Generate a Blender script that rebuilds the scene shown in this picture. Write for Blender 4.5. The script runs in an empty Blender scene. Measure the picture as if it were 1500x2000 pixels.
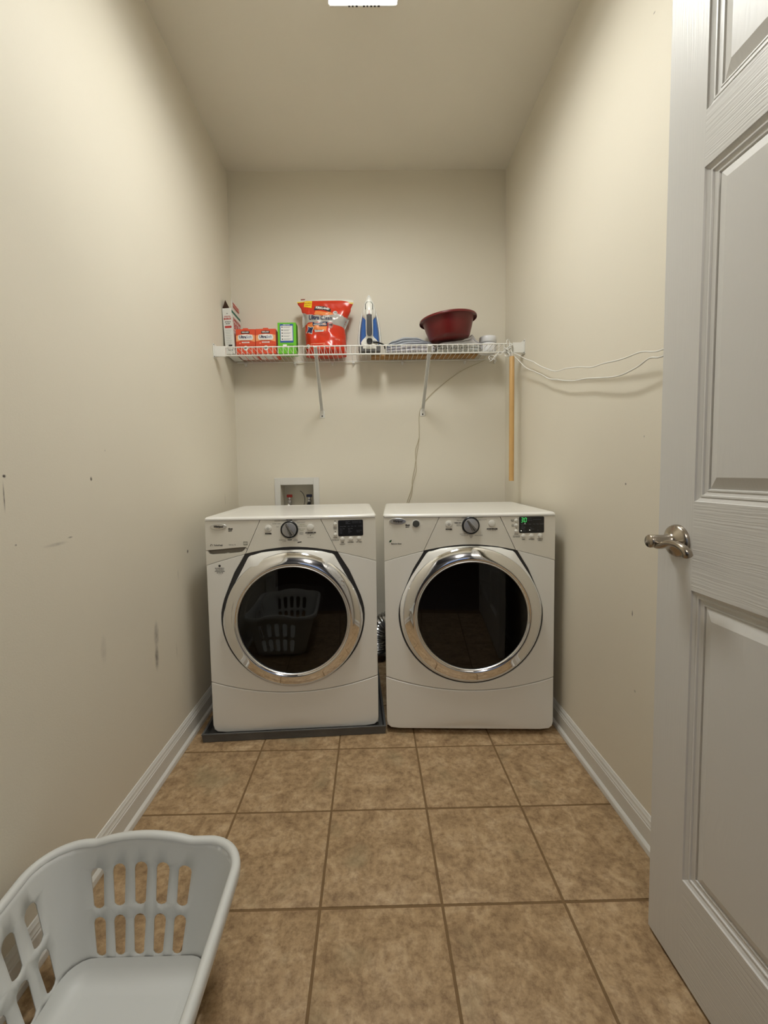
import bpy, bmesh, math, random
from math import sin, cos, pi, radians, sqrt, atan2
from mathutils import Vector, Matrix, noise
from mathutils.geometry import delaunay_2d_cdt
random.seed(7)
S = bpy.context.scene
COL = S.collection

# ------------------------------------------------------------------ camera
def make_camera():
    p, yw, r = .0636, .011, -.016
    fw = Vector((sin(yw)*cos(p), cos(yw)*cos(p), -sin(p)))
    rt = Vector((cos(yw), -sin(yw), 0)); up = rt.cross(fw)
    rt2 = cos(r)*rt + sin(r)*up; up2 = -sin(r)*rt + cos(r)*up
    cd = bpy.data.cameras.new('camera'); co = bpy.data.objects.new('camera', cd); COL.objects.link(co)
    m = Matrix((rt2, up2, -fw)).transposed().to_4x4(); m.translation = Vector((0, 0, 1.0775))
    co.matrix_world = m
    cd.sensor_fit = 'HORIZONTAL'; cd.sensor_width = 36; cd.lens = 825.71/1500*36
    cd.shift_x = .01022; cd.shift_y = -.01536; cd.clip_start = .02
    S.camera = co
make_camera()
# ------------------------------------------------------------------ sky, lamp strength, exposure
W = bpy.data.worlds.new('world'); S.world = W; W.use_nodes = True
W.node_tree.nodes['Background'].inputs[0].default_value = (.38, .52, .86, 1)
W.node_tree.nodes['Background'].inputs[1].default_value = .55
LAMP_STRENGTH = 21.0
LAMP_SIDE = 1.5
LAMP_BEAM = 8.0            # watts thrown down by the prismatic lens
HALL_FILL_WATTS = 40.0
LAMP_COLOR = (.985, 1.0, .965, 1)
S.view_settings.view_transform = 'Standard'; S.view_settings.look = 'None'
S.view_settings.exposure = 0.04; S.view_settings.gamma = 1; S.view_settings.use_curve_mapping = False

# ------------------------------------------------------------------ materials
class NT:
    def __init__(s, name):
        s.m = bpy.data.materials.new(name); s.m.use_nodes = True
        s.t = s.m.node_tree; s.b = s.t.nodes['Principled BSDF']
    def n(s, t, **k):
        x = s.t.nodes.new(t)
        for a, v in k.items():
            if a.startswith('i_'): x.inputs[a[2:].replace('_', ' ')].default_value = v
            else: setattr(x, a, v)
        return x
    def l(s, a, b): s.t.links.new(a, b)
def rgb(r, g, b): # sRGB 0-255 -> linear
    f = lambda c: (c/255/12.92) if c/255 <= .04045 else ((c/255+.055)/1.055)**2.4
    return (f(r), f(g), f(b), 1)
MC = {}
def mat(name, col, rough=.5, metal=0, bump=0, bscale=200, var=0, vscale=8, emis=None, es=0, coat=0, spec=.5):
    if name in MC: return MC[name]
    N = NT(name); b = N.b
    b.inputs['Base Color'].default_value = col; b.inputs['Roughness'].default_value = rough
    b.inputs['Metallic'].default_value = metal; b.inputs['Coat Weight'].default_value = coat
    b.inputs['Specular IOR Level'].default_value = spec
    tc = N.n('ShaderNodeTexCoord')
    if var:
        nz = N.n('ShaderNodeTexNoise', i_Scale=vscale, i_Detail=4.0); N.l(tc.outputs['Object'], nz.inputs['Vector'])
        mx = N.n('ShaderNodeMix', data_type='RGBA'); 
        mx.inputs[6].default_value = tuple(c*(1-var) for c in col[:3])+(1,); mx.inputs[7].default_value = tuple(min(1, c*(1+var)) for c in col[:3])+(1,)
        N.l(nz.outputs['Fac'], mx.inputs[0]); N.l(mx.outputs[2], b.inputs['Base Color'])
    if bump:
        nz = N.n('ShaderNodeTexNoise', i_Scale=float(bscale), i_Detail=3.0); N.l(tc.outputs['Object'], nz.inputs['Vector'])
        bp = N.n('ShaderNodeBump', i_Strength=bump, i_Distance=.002); N.l(nz.outputs['Fac'], bp.inputs['Height']); N.l(bp.outputs[0], b.inputs['Normal'])
    if emis:
        b.inputs['Emission Color'].default_value = emis; b.inputs['Emission Strength'].default_value = es
    MC[name] = N.m; return N.m

def wall_mat(name, col, marks):
    """painted drywall: orange peel relief; marks = scuffs (y, z, half width, half height, darkness) in world metres"""
    N = NT(name); b = N.b; b.inputs['Roughness'].default_value = .55; b.inputs['Specular IOR Level'].default_value = .3
    tc = N.n('ShaderNodeTexCoord')
    nz = N.n('ShaderNodeTexNoise', i_Scale=260.0, i_Detail=2.0); N.l(tc.outputs['Object'], nz.inputs['Vector'])
    bp = N.n('ShaderNodeBump', i_Strength=.10, i_Distance=.002); N.l(nz.outputs['Fac'], bp.inputs['Height']); N.l(bp.outputs[0], b.inputs['Normal'])
    big = N.n('ShaderNodeTexNoise', i_Scale=2.2, i_Detail=3.0); N.l(tc.outputs['Object'], big.inputs['Vector'])
    mx = N.n('ShaderNodeMix', data_type='RGBA')
    mx.inputs[6].default_value = tuple(c*.965 for c in col[:3])+(1,); mx.inputs[7].default_value = tuple(min(1, c*1.03) for c in col[:3])+(1,)
    N.l(big.outputs['Fac'], mx.inputs[0]); cur = mx.outputs[2]
    dn = N.n('ShaderNodeTexNoise', i_Scale=60.0, i_Detail=4.0); N.l(tc.outputs['Object'], dn.inputs['Vector'])
    for (y, z, hw, hh, dk) in marks:
        mp = N.n('ShaderNodeMapping', vector_type='POINT')
        mp.inputs['Location'].default_value = (0, -y/hw, -z/hh); mp.inputs['Scale'].default_value = (0, 1/hw, 1/hh)
        N.l(tc.outputs['Object'], mp.inputs['Vector'])
        ln = N.n('ShaderNodeVectorMath', operation='LENGTH'); N.l(mp.outputs[0], ln.inputs[0])
        mr = N.n('ShaderNodeMapRange', interpolation_type='SMOOTHSTEP'); mr.inputs[1].default_value = 1.0; mr.inputs[2].default_value = .2; mr.inputs[3].default_value = 0; mr.inputs[4].default_value = dk*1.7
        N.l(ln.outputs['Value'], mr.inputs[0])
        mu = N.n('ShaderNodeMath', operation='MULTIPLY'); N.l(mr.outputs[0], mu.inputs[0]); N.l(dn.outputs['Fac'], mu.inputs[1])
        m2 = N.n('ShaderNodeMix', data_type='RGBA'); m2.inputs[7].default_value = rgb(58, 48, 44)
        N.l(mu.outputs[0], m2.inputs[0]); N.l(cur, m2.inputs[6]); cur = m2.outputs[2]
    N.l(cur, b.inputs['Base Color']); return N.m

WALLC = (.775, .72, .605, 1)
M_wl = wall_mat('wall_paint_left', WALLC, [(1.474, .520, .022, .060, .42), (1.470, .440, .018, .060, .60), (1.469, .430, .007, .03, .4), (1.1735, 1.075, .006, .008, 1.1), (.898, 1.084, .006, .005, 1.1), (.894, 1.04, .0025, .040, .8), (1.755, .765, .010, .010, 1.0), (.915, .935, .004, .003, .8), (1.03, .917, .05, .006, .25), (1.08, .927, .012, .003, .5), (1.185, .59, .018, .05, .18), (1.2413, 1.1557, .004, .004, .3), (2.232, .954, .004, .045, .4), (1.62, .40, .004, .04, .3), (1.66, .69, .004, .03, .35)])
M_wr = wall_mat('wall_paint_right', WALLC, [(1.2827, 1.033, .005, .005, .9), (1.2355, .6456, .004, .012, .9), (1.2004, 2.293, .006, .003, .9), (1.20, 1.17, .004, .004, .5), (1.2147, .4156, .006, .006, .4)])
M_wb = wall_mat('wall_paint_back', WALLC, [])
M_ceil = wall_mat('ceiling_paint', (.84, .795, .695, 1), [])
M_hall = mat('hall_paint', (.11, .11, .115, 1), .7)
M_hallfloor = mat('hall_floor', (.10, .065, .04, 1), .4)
M_trim = mat('trim_white', rgb(222, 220, 214), .35)

def tile_mat():
    N = NT('ceramic_tile'); b = N.b
    tc = N.n('ShaderNodeTexCoord'); oi = N.n('ShaderNodeObjectInfo')
    off = N.n('ShaderNodeVectorMath', operation='SCALE'); off.inputs[3].default_value = 37.0
    cx = N.n('ShaderNodeCombineXYZ'); N.l(oi.outputs['Random'], cx.inputs[0]); N.l(oi.outputs['Random'], cx.inputs[1]); N.l(cx.outputs[0], off.inputs[0])
    ad = N.n('ShaderNodeVectorMath', operation='ADD'); N.l(tc.outputs['Object'], ad.inputs[0]); N.l(off.outputs[0], ad.inputs[1])
    n1 = N.n('ShaderNodeTexNoise', i_Scale=13.0, i_Detail=9.0, i_Roughness=.74, i_Distortion=.5); N.l(ad.outputs[0], n1.inputs['Vector'])
    n2 = N.n('ShaderNodeTexNoise', i_Scale=48.0, i_Detail=6.0, i_Roughness=.75); N.l(ad.outputs[0], n2.inputs['Vector'])
    r1 = N.n('ShaderNodeValToRGB'); N.l(n1.outputs['Fac'], r1.inputs[0])
    e = r1.color_ramp.elements; e[0].position = .32; e[0].color = rgb(146, 119, 88); e[1].position = .70; e[1].color = rgb(208, 182, 147)
    k = e.new(.5); k.color = rgb(182, 153, 116)
    r2 = N.n('ShaderNodeValToRGB'); N.l(n2.outputs['Fac'], r2.inputs[0])
    e = r2.color_ramp.elements; e[0].position = .30; e[0].color = (.40, .33, .27, 1); e[1].position = .56; e[1].color = (1, 1, 1, 1)
    mx = N.n('ShaderNodeMix', data_type='RGBA', blend_type='MULTIPLY'); mx.inputs[0].default_value = .8
    N.l(r1.outputs[0], mx.inputs[6]); N.l(r2.outputs[0], mx.inputs[7])
    n3 = N.n('ShaderNodeTexNoise', i_Scale=5.0, i_Detail=3.0); N.l(ad.outputs[0], n3.inputs['Vector'])
    r3 = N.n('ShaderNodeMapRange'); r3.inputs[1].default_value = .60; r3.inputs[2].default_value = .78; r3.inputs[4].default_value = .55; N.l(n3.outputs['Fac'], r3.inputs[0])
    m3 = N.n('ShaderNodeMix', data_type='RGBA'); m3.inputs[7].default_value = rgb(142, 132, 102); N.l(r3.outputs[0], m3.inputs[0]); N.l(mx.outputs[2], m3.inputs[6])
    N.l(m3.outputs[2], b.inputs['Base Color']); b.inputs['Roughness'].default_value = .5; b.inputs['Specular IOR Level'].default_value = .35
    bp = N.n('ShaderNodeBump', i_Strength=.25, i_Distance=.002); N.l(n2.outputs['Fac'], bp.inputs['Height']); N.l(bp.outputs[0], b.inputs['Normal'])
    return N.m
M_tile = tile_mat()
M_grout = mat('grout', rgb(126, 100, 68), .9, bump=.4, bscale=400, var=.12, vscale=30)

def door_mat(name, axis, knots=0.0):
    N = NT(name); b = N.b; b.inputs['Base Color'].default_value = rgb(214, 212, 208); b.inputs['Roughness'].default_value = .38
    tc = N.n('ShaderNodeTexCoord'); mp = N.n('ShaderNodeMapping')
    mp.inputs['Scale'].default_value = (1, 4, 210) if axis == 'h' else (1, 210, 4)
    if axis == 'p': mp.inputs['Scale'].default_value = (1, 95, 5)
    ds = N.n('ShaderNodeTexNoise', i_Scale=7.0, i_Detail=2.0); N.l(tc.outputs['Object'], ds.inputs['Vector'])
    sc = N.n('ShaderNodeVectorMath', operation='SCALE'); sc.inputs[3].default_value = .012 if axis != 'p' else .06
    N.l(ds.outputs['Color'], sc.inputs[0])
    ad = N.n('ShaderNodeVectorMath', operation='ADD'); N.l(tc.outputs['Object'], ad.inputs[0]); N.l(sc.outputs[0], ad.inputs[1])
    N.l(ad.outputs[0], mp.inputs['Vector'])
    nz = N.n('ShaderNodeTexNoise', i_Scale=1.0, i_Detail=3.0); N.l(mp.outputs[0], nz.inputs['Vector'])
    bp = N.n('ShaderNodeBump', i_Strength={'v': .22, 'h': .55, 'p': .28}[axis], i_Distance=.0016); N.l(nz.outputs['Fac'], bp.inputs['Height']); N.l(bp.outputs[0], b.inputs['Normal'])
    return N.m

M_white = mat('appliance_white', rgb(237, 235, 229), .28, coat=.15)
M_wpanel = mat('appliance_panel', rgb(228, 224, 213), .32)
M_chrome = mat('chrome', (.86, .86, .87, 1), .06, 1)
M_satin = mat('satin_silver', (.78, .78, .78, 1), .34, 1)
M_nickel = mat('brushed_nickel', (.42, .37, .31, 1), .24, 1, bump=.04, bscale=500)
M_dkgrey = mat('dark_grey', (.030, .029, .030, 1), .5)
M_black = mat('black_plastic', (.012, .012, .013, 1), .28)
M_drum = mat('drum_dark', (.016, .016, .017, 1), .45, spec=.25)
M_ink = mat('print_dark', rgb(58, 54, 50), .6)
M_inkg = mat('print_green', rgb(120, 128, 62), .6)
M_inkl = mat('print_pale', rgb(120, 122, 132), .6)
M_led = mat('led_green', (.1, .9, .2, 1), .5, emis=(.10, .95, .22, 1), es=1.3)
M_ledw = mat('led_white', (.9, .9, .8, 1), .5, emis=(.9, .9, .75, 1), es=.9)
M_button = mat('button_white', rgb(232, 230, 222), .3)
M_buttong = mat('button_grey', rgb(78, 78, 74), .4)
def glass_mat():
    N = NT('tinted_glass'); b = N.b
    b.inputs['Base Color'].default_value = (.12, .12, .125, 1); b.inputs['Roughness'].default_value = .0
    b.inputs['Transmission Weight'].default_value = 1.0; b.inputs['IOR'].default_value = 1.5
    return N.m
M_glass = glass_mat()
M_wire = mat('wire_vinyl', rgb(236, 234, 228), .35)
M_pan = mat('pan_plastic', (.10, .10, .098, 1), .38, bump=.35, bscale=60, var=.35, vscale=14)
M_basket = mat('basket_plastic', rgb(216, 217, 214), .42)
M_rope = mat('rope_white', rgb(228, 226, 220), .7)
M_wood = mat('stick_wood', rgb(206, 164, 104), .45, var=.12, vscale=18)
M_board = mat('board_wood', rgb(172, 128, 72), .5, var=.2, vscale=14)
M_foil = mat('duct_foil', (.55, .55, .56, 1), .25, 1)
M_steel = mat('steel', (.62, .62, .64, 1), .22, 1)

# ------------------------------------------------------------------ mesh helpers
def link(o, parent=None):
    COL.objects.link(o)
    if parent: o.parent = parent
    return o
def obj(name, bm, m, parent=None, smooth=35, bevel=0, bseg=2, recalc=True, loc=None, rot=None):
    if recalc: bmesh.ops.recalc_face_normals(bm, faces=bm.faces)
    me = bpy.data.meshes.new(name); bm.to_mesh(me); bm.free()
    ms = m if isinstance(m, (list, tuple)) else [m]
    for x in ms: me.materials.append(x)
    o = bpy.data.objects.new(name, me); link(o, parent)
    if smooth:
        for p in me.polygons: p.use_smooth = True
        me.set_sharp_from_angle(angle=radians(smooth))
    if bevel:
        md = o.modifiers.new('bevel', 'BEVEL'); md.width = bevel; md.segments = bseg; md.limit_method = 'ANGLE'; md.angle_limit = radians(40)
    if loc: o.location = loc
    if rot: o.rotation_euler = rot
    return o
def empty(name, loc=(0, 0, 0), rz=0, rot=None, parent=None):
    o = bpy.data.objects.new(name, None); o.empty_display_size = .05; link(o, parent); o.location = loc; o.rotation_euler = rot or (0, 0, rz); return o
def tag(o, label, cat, group=None):
    o['label'] = label; o['category'] = cat
    if group: o['group'] = group
    return o
def struct(o, label=None):
    o['kind'] = 'structure'
    if label: o['label'] = label
    return o
def add_box(bm, x0, x1, y0, y1, z0, z1, mi=0):
    vs = [bm.verts.new(c) for c in ((x0,y0,z0),(x1,y0,z0),(x1,y1,z0),(x0,y1,z0),(x0,y0,z1),(x1,y0,z1),(x1,y1,z1),(x0,y1,z1))]
    for f in ((0,3,2,1),(4,5,6,7),(0,1,5,4),(1,2,6,5),(2,3,7,6),(3,0,4,7)):
        bm.faces.new([vs[i] for i in f]).material_index = mi
    return vs
def box(name, x0, x1, y0, y1, z0, z1, m, parent=None, bevel=0, **k):
    bm = bmesh.new(); add_box(bm, x0, x1, y0, y1, z0, z1); return obj(name, bm, m, parent, bevel=bevel, **k)
def spline(pts, n=8):
    P = [Vector(p) for p in pts]
    if len(P) < 3: return P
    out = []
    for i in range(len(P)-1):
        p0 = P[i-1] if i else P[0]*2-P[1]; p1, p2 = P[i], P[i+1]; p3 = P[i+2] if i+2 < len(P) else P[-1]*2-P[-2]
        for k in range(n):
            t = k/n
            out.append(.5*((2*p1)+(p2-p0)*t+(2*p0-5*p1+4*p2-p3)*t*t+(3*p1-p0-3*p2+p3)*t**3))
    out.append(P[-1]); return out
def add_tube(bm, path, r, seg=8, closed=False, cap=True, flat=1.0):
    P = [Vector(p) for p in path]; n = len(P); rings = []
    rr = r if callable(r) else (lambda t: r)
    nrm = None
    for i in range(n):
        a = P[(i-1) % n] if (closed or i) else P[0]; b = P[(i+1) % n] if (closed or i < n-1) else P[-1]
        t = (b-a).normalized()
        if nrm is None:
            ref = Vector((0, 0, 1)) if abs(t.z) < .9 else Vector((1, 0, 0)); nrm = t.cross(ref).normalized()
        else:
            nrm = (nrm - t*nrm.dot(t)).normalized()
        bn = t.cross(nrm); R = rr(i/max(1, n-1))
        rings.append([bm.verts.new(P[i]+nrm*R*cos(2*pi*k/seg)+bn*R*flat*sin(2*pi*k/seg)) for k in range(seg)])
    m = n if closed else n-1
    for i in range(m):
        A, B = rings[i], rings[(i+1) % n]
        for k in range(seg): bm.faces.new((A[k], A[(k+1) % seg], B[(k+1) % seg], B[k]))
    if cap and not closed:
        bm.faces.new(rings[0][::-1]); bm.faces.new(rings[-1])
def tube(name, path, r, m, parent=None, seg=8, **k):
    bm = bmesh.new(); add_tube(bm, path, r, seg, **k); return obj(name, bm, m, parent, smooth=60)
def add_lathe(bm, prof, M=None, seg=48, mi=0):
    """profile of (radius, height) turned about z, then moved by matrix M"""
    M = M or Matrix(); rings = []
    for r, h in prof:
        if r < 1e-6: rings.append([bm.verts.new(M @ Vector((0, 0, h)))])
        else: rings.append([bm.verts.new(M @ Vector((r*cos(2*pi*k/seg), r*sin(2*pi*k/seg), h))) for k in range(seg)])
    for A, B in zip(rings, rings[1:]):
        for k in range(seg):
            k2 = (k+1) % seg
            if len(A) == 1 and len(B) == 1: continue
            if len(A) == 1: f = bm.faces.new((A[0], B[k], B[k2]))
            elif len(B) == 1: f = bm.faces.new((A[k], A[k2], B[0]))
            else: f = bm.faces.new((A[k], A[k2], B[k2], B[k]))
            f.material_index = mi
def lathe(name, prof, m, parent=None, M=None, seg=48, smooth=35, **k):
    bm = bmesh.new(); add_lathe(bm, prof, M, seg); return obj(name, bm, m, parent, smooth=smooth, **k)
FRONT = Matrix.Rotation(pi/2, 4, 'X')      # lathe axis z -> -y (towards the viewer of a front face)
def at(x, y, z, M=FRONT): return Matrix.Translation((x, y, z)) @ M
def inside(p, poly):
    x, y = p; c = False; j = len(poly)-1
    for i in range(len(poly)):
        xi, yi = poly[i]; xj, yj = poly[j]
        if (yi > y) != (yj > y) and x < (xj-xi)*(y-yi)/(yj-yi)+xi: c = not c
        j = i
    return c
def segdist(p, poly):
    d = 1e9
    for i in range(len(poly)):
        a = Vector(poly[i-1]); b = Vector(poly[i]); ab = b-a; t = max(0, min(1, (Vector(p)-a).dot(ab)/max(1e-12, ab.length_squared)))
        d = min(d, (a+ab*t-Vector(p)).length)
    return d
def cdt(outline, holes=(), grid=None):
    V = [Vector(p) for p in outline]; E = [(i, (i+1) % len(outline)) for i in range(len(outline))]
    for h in holes:
        b = len(V); V += [Vector(p) for p in h]; E += [(b+i, b+(i+1) % len(h)) for i in range(len(h))]
    if grid:
        xs = [p[0] for p in outline]; ys = [p[1] for p in outline]; gx, gy = grid
        nx = int((max(xs)-min(xs))/gx); ny = int((max(ys)-min(ys))/gy)
        for i in range(1, nx+1):
            for j in range(1, ny+1):
                p = (min(xs)+i*gx+(j % 2)*gx*.3, min(ys)+j*gy)
                if inside(p, outline) and segdist(p, outline) > .35*min(gx, gy) and all(not inside(p, h) and segdist(p, h) > .3*min(gx, gy) for h in holes): V.append(Vector(p))
    r = delaunay_2d_cdt(V, E, [], 0, 1e-6)
    vs, fs = r[0], r[2]; out = []
    for f in fs:
        c = sum((vs[i] for i in f), Vector((0, 0)))/len(f)
        if inside(c, outline) and not any(inside(c, h) for h in holes): out.append(f)
    return vs, out
def panel_bm(outline, f, thick, holes=(), grid=(.03, .03)):
    """solid plate: outline in (x, z), front surface y=f(x,z), thick metres deep"""
    vs, fs = cdt(outline, holes, grid); bm = bmesh.new()
    used = sorted({i for t in fs for i in t})
    F = {i: bm.verts.new((vs[i].x, f(vs[i].x, vs[i].y), vs[i].y)) for i in used}
    if thick == 0:
        for t in fs: bm.faces.new([F[i] for i in t])
        return bm
    B = {i: bm.verts.new((vs[i].x, f(vs[i].x, vs[i].y)+thick, vs[i].y)) for i in used}
    cnt = {}
    for t in fs:
        bm.faces.new([F[i] for i in t]); bm.faces.new([B[i] for i in reversed(t)])
        for k in range(len(t)):
            e = (t[k], t[(k+1) % len(t)]); cnt[e] = 1
    for (a, b) in cnt:
        if (b, a) not in cnt: bm.faces.new((F[b], F[a], B[a], B[b]))
    return bm
def panel(name, outline, f, thick, m, parent, bevel=.0015, holes=(), grid=(.03, .03), smooth=40):
    return obj(name, panel_bm(outline, f, thick, holes, grid), m, parent, bevel=bevel, smooth=smooth)
def decal(name, outline, f, m, parent, grid=(.012, .012), lift=.0006):
    return obj(name, panel_bm(outline, lambda x, z: f(x, z)-lift, lift*.8, (), grid), m, parent, smooth=60)
def arc(cx, cz, r, a0, a1, n, rz=None):
    return [(cx+r*cos(radians(a0+(a1-a0)*i/n)), cz+(rz or r)*sin(radians(a0+(a1-a0)*i/n))) for i in range(n+1)]
def rrect(x0, x1, z0, z1, r, n=5):
    return arc(x1-r, z1-r, r, 0, 90, n)+arc(x0+r, z1-r, r, 90, 180, n)+arc(x0+r, z0+r, r, 180, 270, n)+arc(x1-r, z0+r, r, 270, 360, n)
def text(name, s, x, z, size, f, m, parent, align='CENTER', bold=0, sx=1.0, shear=0, lift=.0009, rot=0):
    cu = bpy.data.curves.new('t', 'FONT'); cu.body = s; cu.size = size; cu.align_x = align; cu.align_y = 'CENTER'; cu.resolution_u = 2
    cu.offset = bold; cu.shear = shear
    to = bpy.data.objects.new('t', cu); COL.objects.link(to)
    me = bpy.data.meshes.new_from_object(to, depsgraph=None)
    bpy.data.objects.remove(to); bpy.data.curves.remove(cu)
    c, sn = cos(rot), sin(rot)
    for v in me.vertices:
        a, b = v.co.x*sx, v.co.y
        X = x+a*c-b*sn; Z = z+a*sn+b*c
        v.co = (X, f(X, Z)-lift, Z)
    me.name = name; me.materials.clear(); me.materials.append(m)
    o = bpy.data.objects.new(name, me); link(o, parent); return o

# ================================================================== room shell
XL, XR, YB, ZC, YF = -.770, .777, 2.451, 2.751, .108
OX0, OX1, OZ = -.690, .662, 2.06     # doorway in the front wall
def slab(name, x0, x1, y0, y1, z0, z1, m): return struct(box(name, x0, x1, y0, y1, z0, z1, m, smooth=0))
slab('wall_left', XL-.1, XL, YF-.12, YB+.12, -.05, ZC+.05, M_wl)
slab('wall_right', XR, XR+.1, YF-.12, YB+.12, -.05, ZC+.05, M_wr)
# back wall with the cut-out for the water outlet box
HX0, HX1, HZ0, HZ1 = -.527, -.332, .86, 1.021
bm = bmesh.new()
for a in ((XL-.1, HX0, -.05, ZC+.05), (HX1, XR+.1, -.05, ZC+.05), (HX0, HX1, -.05, HZ0), (HX0, HX1, HZ1, ZC+.05)):
    add_box(bm, a[0], a[1], YB, YB+.12, a[2], a[3])
struct(obj('wall_back', bm, M_wb, smooth=0, recalc=False))
bm = bmesh.new()
for a in ((XL-.1, OX0, -.05, ZC+.05), (OX1, XR+.1, -.05, ZC+.05), (OX0, OX1, OZ, ZC+.05)):
    add_box(bm, a[0], a[1], YF-.12, YF, a[2], a[3])
struct(obj('wall_front', bm, M_wb, smooth=0, recalc=False))
slab('ceiling', XL-.1, XR+.1, YF-.12, YB+.12, ZC, ZC+.1, M_ceil)
floor = slab('floor', XL-.1, XR+.1, YF-.12, YB+.12, -.06, -.0018, M_grout)
# tiles, each laid on its own
TS, GX, GY, GW = .3048, -.4497, 1.5962, .0065
for i in range(-1, 4):
    for j in range(-2, 6):
        x0, x1 = GX+i*TS+GW/2, GX+(i+1)*TS-GW/2
        y1, y0 = GY-(j-1)*TS-GW/2, GY-j*TS+GW/2
        x0 = max(x0, XL+.001); x1 = min(x1, XR-.001); y1 = min(y1, YB-.001); y0 = max(y0, YF-.11)
        if y1-y0 < .02: continue
        bm = bmesh.new(); add_box(bm, x0-(x0+x1)/2, x1-(x0+x1)/2, y0-(y0+y1)/2, y1-(y0+y1)/2, -.010, 0)
        top = [e for e in bm.edges if all(abs(v.co.z) < 1e-6 for v in e.verts)]
        bmesh.ops.bevel(bm, geom=top, offset=.0018, segments=2, affect='EDGES', profile=.6)
        t = obj('tile', bm, M_tile, floor, smooth=30); t.location = ((x0+x1)/2, (y0+y1)/2, random.uniform(-.0004, .0003))
# baseboards with shoe moulding
PROF = [(0, 0), (.0225, 0), (.0225, .006), (.0205, .014), (.0155, .0195), (.0125, .021), (.0125, .066), (.0105, .069), (.0105, .073), (.0085, .076), (.0072, .082), (.0072, .085), (.0045, .089), (.003, .094), (0, .095)]
def baseboard(name, fn, a, b):
    bm = bmesh.new(); A = [bm.verts.new(fn(d, a, z)) for d, z in PROF]; B = [bm.verts.new(fn(d, b, z)) for d, z in PROF]
    for k in range(len(PROF)-1): bm.faces.new((A[k], A[k+1], B[k+1], B[k]))
    bm.faces.new(A); bm.faces.new(B[::-1])
    return struct(obj(name, bm, M_trim, smooth=25))
baseboard('baseboard_left', lambda d, t, z: (XL+d, t, z+.0004), YF, YB)
baseboard('baseboard_right', lambda d, t, z: (XR-d, t, z+.0004), YF, YB)
baseboard('baseboard_back', lambda d, t, z: (t, YB-d, z+.0004), XL+.0226, XR-.0226)
# doorway lining and casings (trim), and the dim hallway behind the camera with a window to daylight
bm = bmesh.new()
add_box(bm, OX0-.002, OX0+.016, YF-.122, YF+.001, 0, OZ); add_box(bm, OX1-.016, OX1+.002, YF-.122, YF-.04, 0, OZ); add_box(bm, OX0+.016, OX1-.016, YF-.122, YF+.001, OZ-.016, OZ)
struct(obj('trim_1', bm, M_trim, bevel=.002))
bm = bmesh.new(); add_box(bm, OX0-.062, OX0-.002, YF, YF+.014, .0005, OZ+.06); add_box(bm, OX0-.002, OX1-.02, YF, YF+.014, OZ, OZ+.06)
struct(obj('trim_2', bm, M_trim, bevel=.004))
HY = -2.2
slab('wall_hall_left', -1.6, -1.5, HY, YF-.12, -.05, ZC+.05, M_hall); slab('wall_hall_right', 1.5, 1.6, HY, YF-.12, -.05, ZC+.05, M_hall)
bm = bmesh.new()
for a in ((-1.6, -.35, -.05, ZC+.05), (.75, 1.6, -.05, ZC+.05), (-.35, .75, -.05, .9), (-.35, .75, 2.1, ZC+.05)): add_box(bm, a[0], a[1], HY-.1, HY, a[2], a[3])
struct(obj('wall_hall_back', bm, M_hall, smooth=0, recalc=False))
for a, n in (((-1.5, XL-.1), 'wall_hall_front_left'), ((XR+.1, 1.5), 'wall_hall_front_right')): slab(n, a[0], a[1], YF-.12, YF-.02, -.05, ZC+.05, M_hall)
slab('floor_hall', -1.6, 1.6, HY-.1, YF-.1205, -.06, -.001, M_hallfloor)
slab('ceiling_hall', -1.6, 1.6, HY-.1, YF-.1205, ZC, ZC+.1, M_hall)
bm = bmesh.new()
for a in ((-.40, -.33, .85, 2.15), (.73, .80, .85, 2.15), (-.33, .73, .85, .92), (-.33, .73, 2.08, 2.15), (.175, .225, .92, 2.08)): add_box(bm, a[0], a[1], HY-.02, HY+.02, a[2], a[3])
struct(obj('window_1', bm, M_trim, bevel=.003))

# added fill light in the unseen hallway, brightens machine fronts and lower walls
hd_ = bpy.data.lights.new('hall_fill', 'POINT'); hd_.energy = HALL_FILL_WATTS; hd_.color = (1, .94, .85); hd_.shadow_soft_size = .14
ho_ = bpy.data.objects.new('hall_fill', hd_); link(ho_); ho_.location = (.2, -1.15, ZC-.18)
# ================================================================== ceiling lamp
lamp = tag(empty('ceiling_lamp', (-.001, 1.285, ZC)), 'long flat white ceiling lamp, lit, above the middle of the room', 'lamp')
LW, L0, L1 = .116, -.270, .270
M_lens = mat('lamp_lens', (1, 1, 1, 1), .4, emis=LAMP_COLOR, es=LAMP_STRENGTH)
bm = bmesh.new(); add_box(bm, -.105, .105, L0+.012, L1-.012, -.030, -.0005); obj('lamp_base', bm, M_trim, lamp, bevel=.004)
bm = bmesh.new(); add_box(bm, -LW, LW, L0+.008, L1-.008, -.076, -.030)
bm.faces.ensure_lookup_table()
for f in bm.faces: f.material_index = 0 if f.calc_center_median().z < -.07 else 1
obj('diffuser', bm, [M_lens, mat('lamp_lens_side', (1, 1, 1, 1), .4, emis=LAMP_COLOR, es=LAMP_SIDE)], lamp, smooth=0)
for s, y0, y1 in ((0, L0, L0+.0075), (1, L1-.0075, L1)):
    e = box('end_cap', -LW, LW, y0, y1, -.078, -.012, M_trim, lamp, bevel=.003)
for k in range(9):
    if k in (3,): continue
    w = random.uniform(.004, .008)
    if k == 0: lab = bmesh.new()
    add_box(lab, -.050+k*.0125, -.050+k*.0125+w, L1-.0066, L1-.001, -.0785, -.0780)
obj('label_print', lab, M_ink, lamp, smooth=0)
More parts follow.
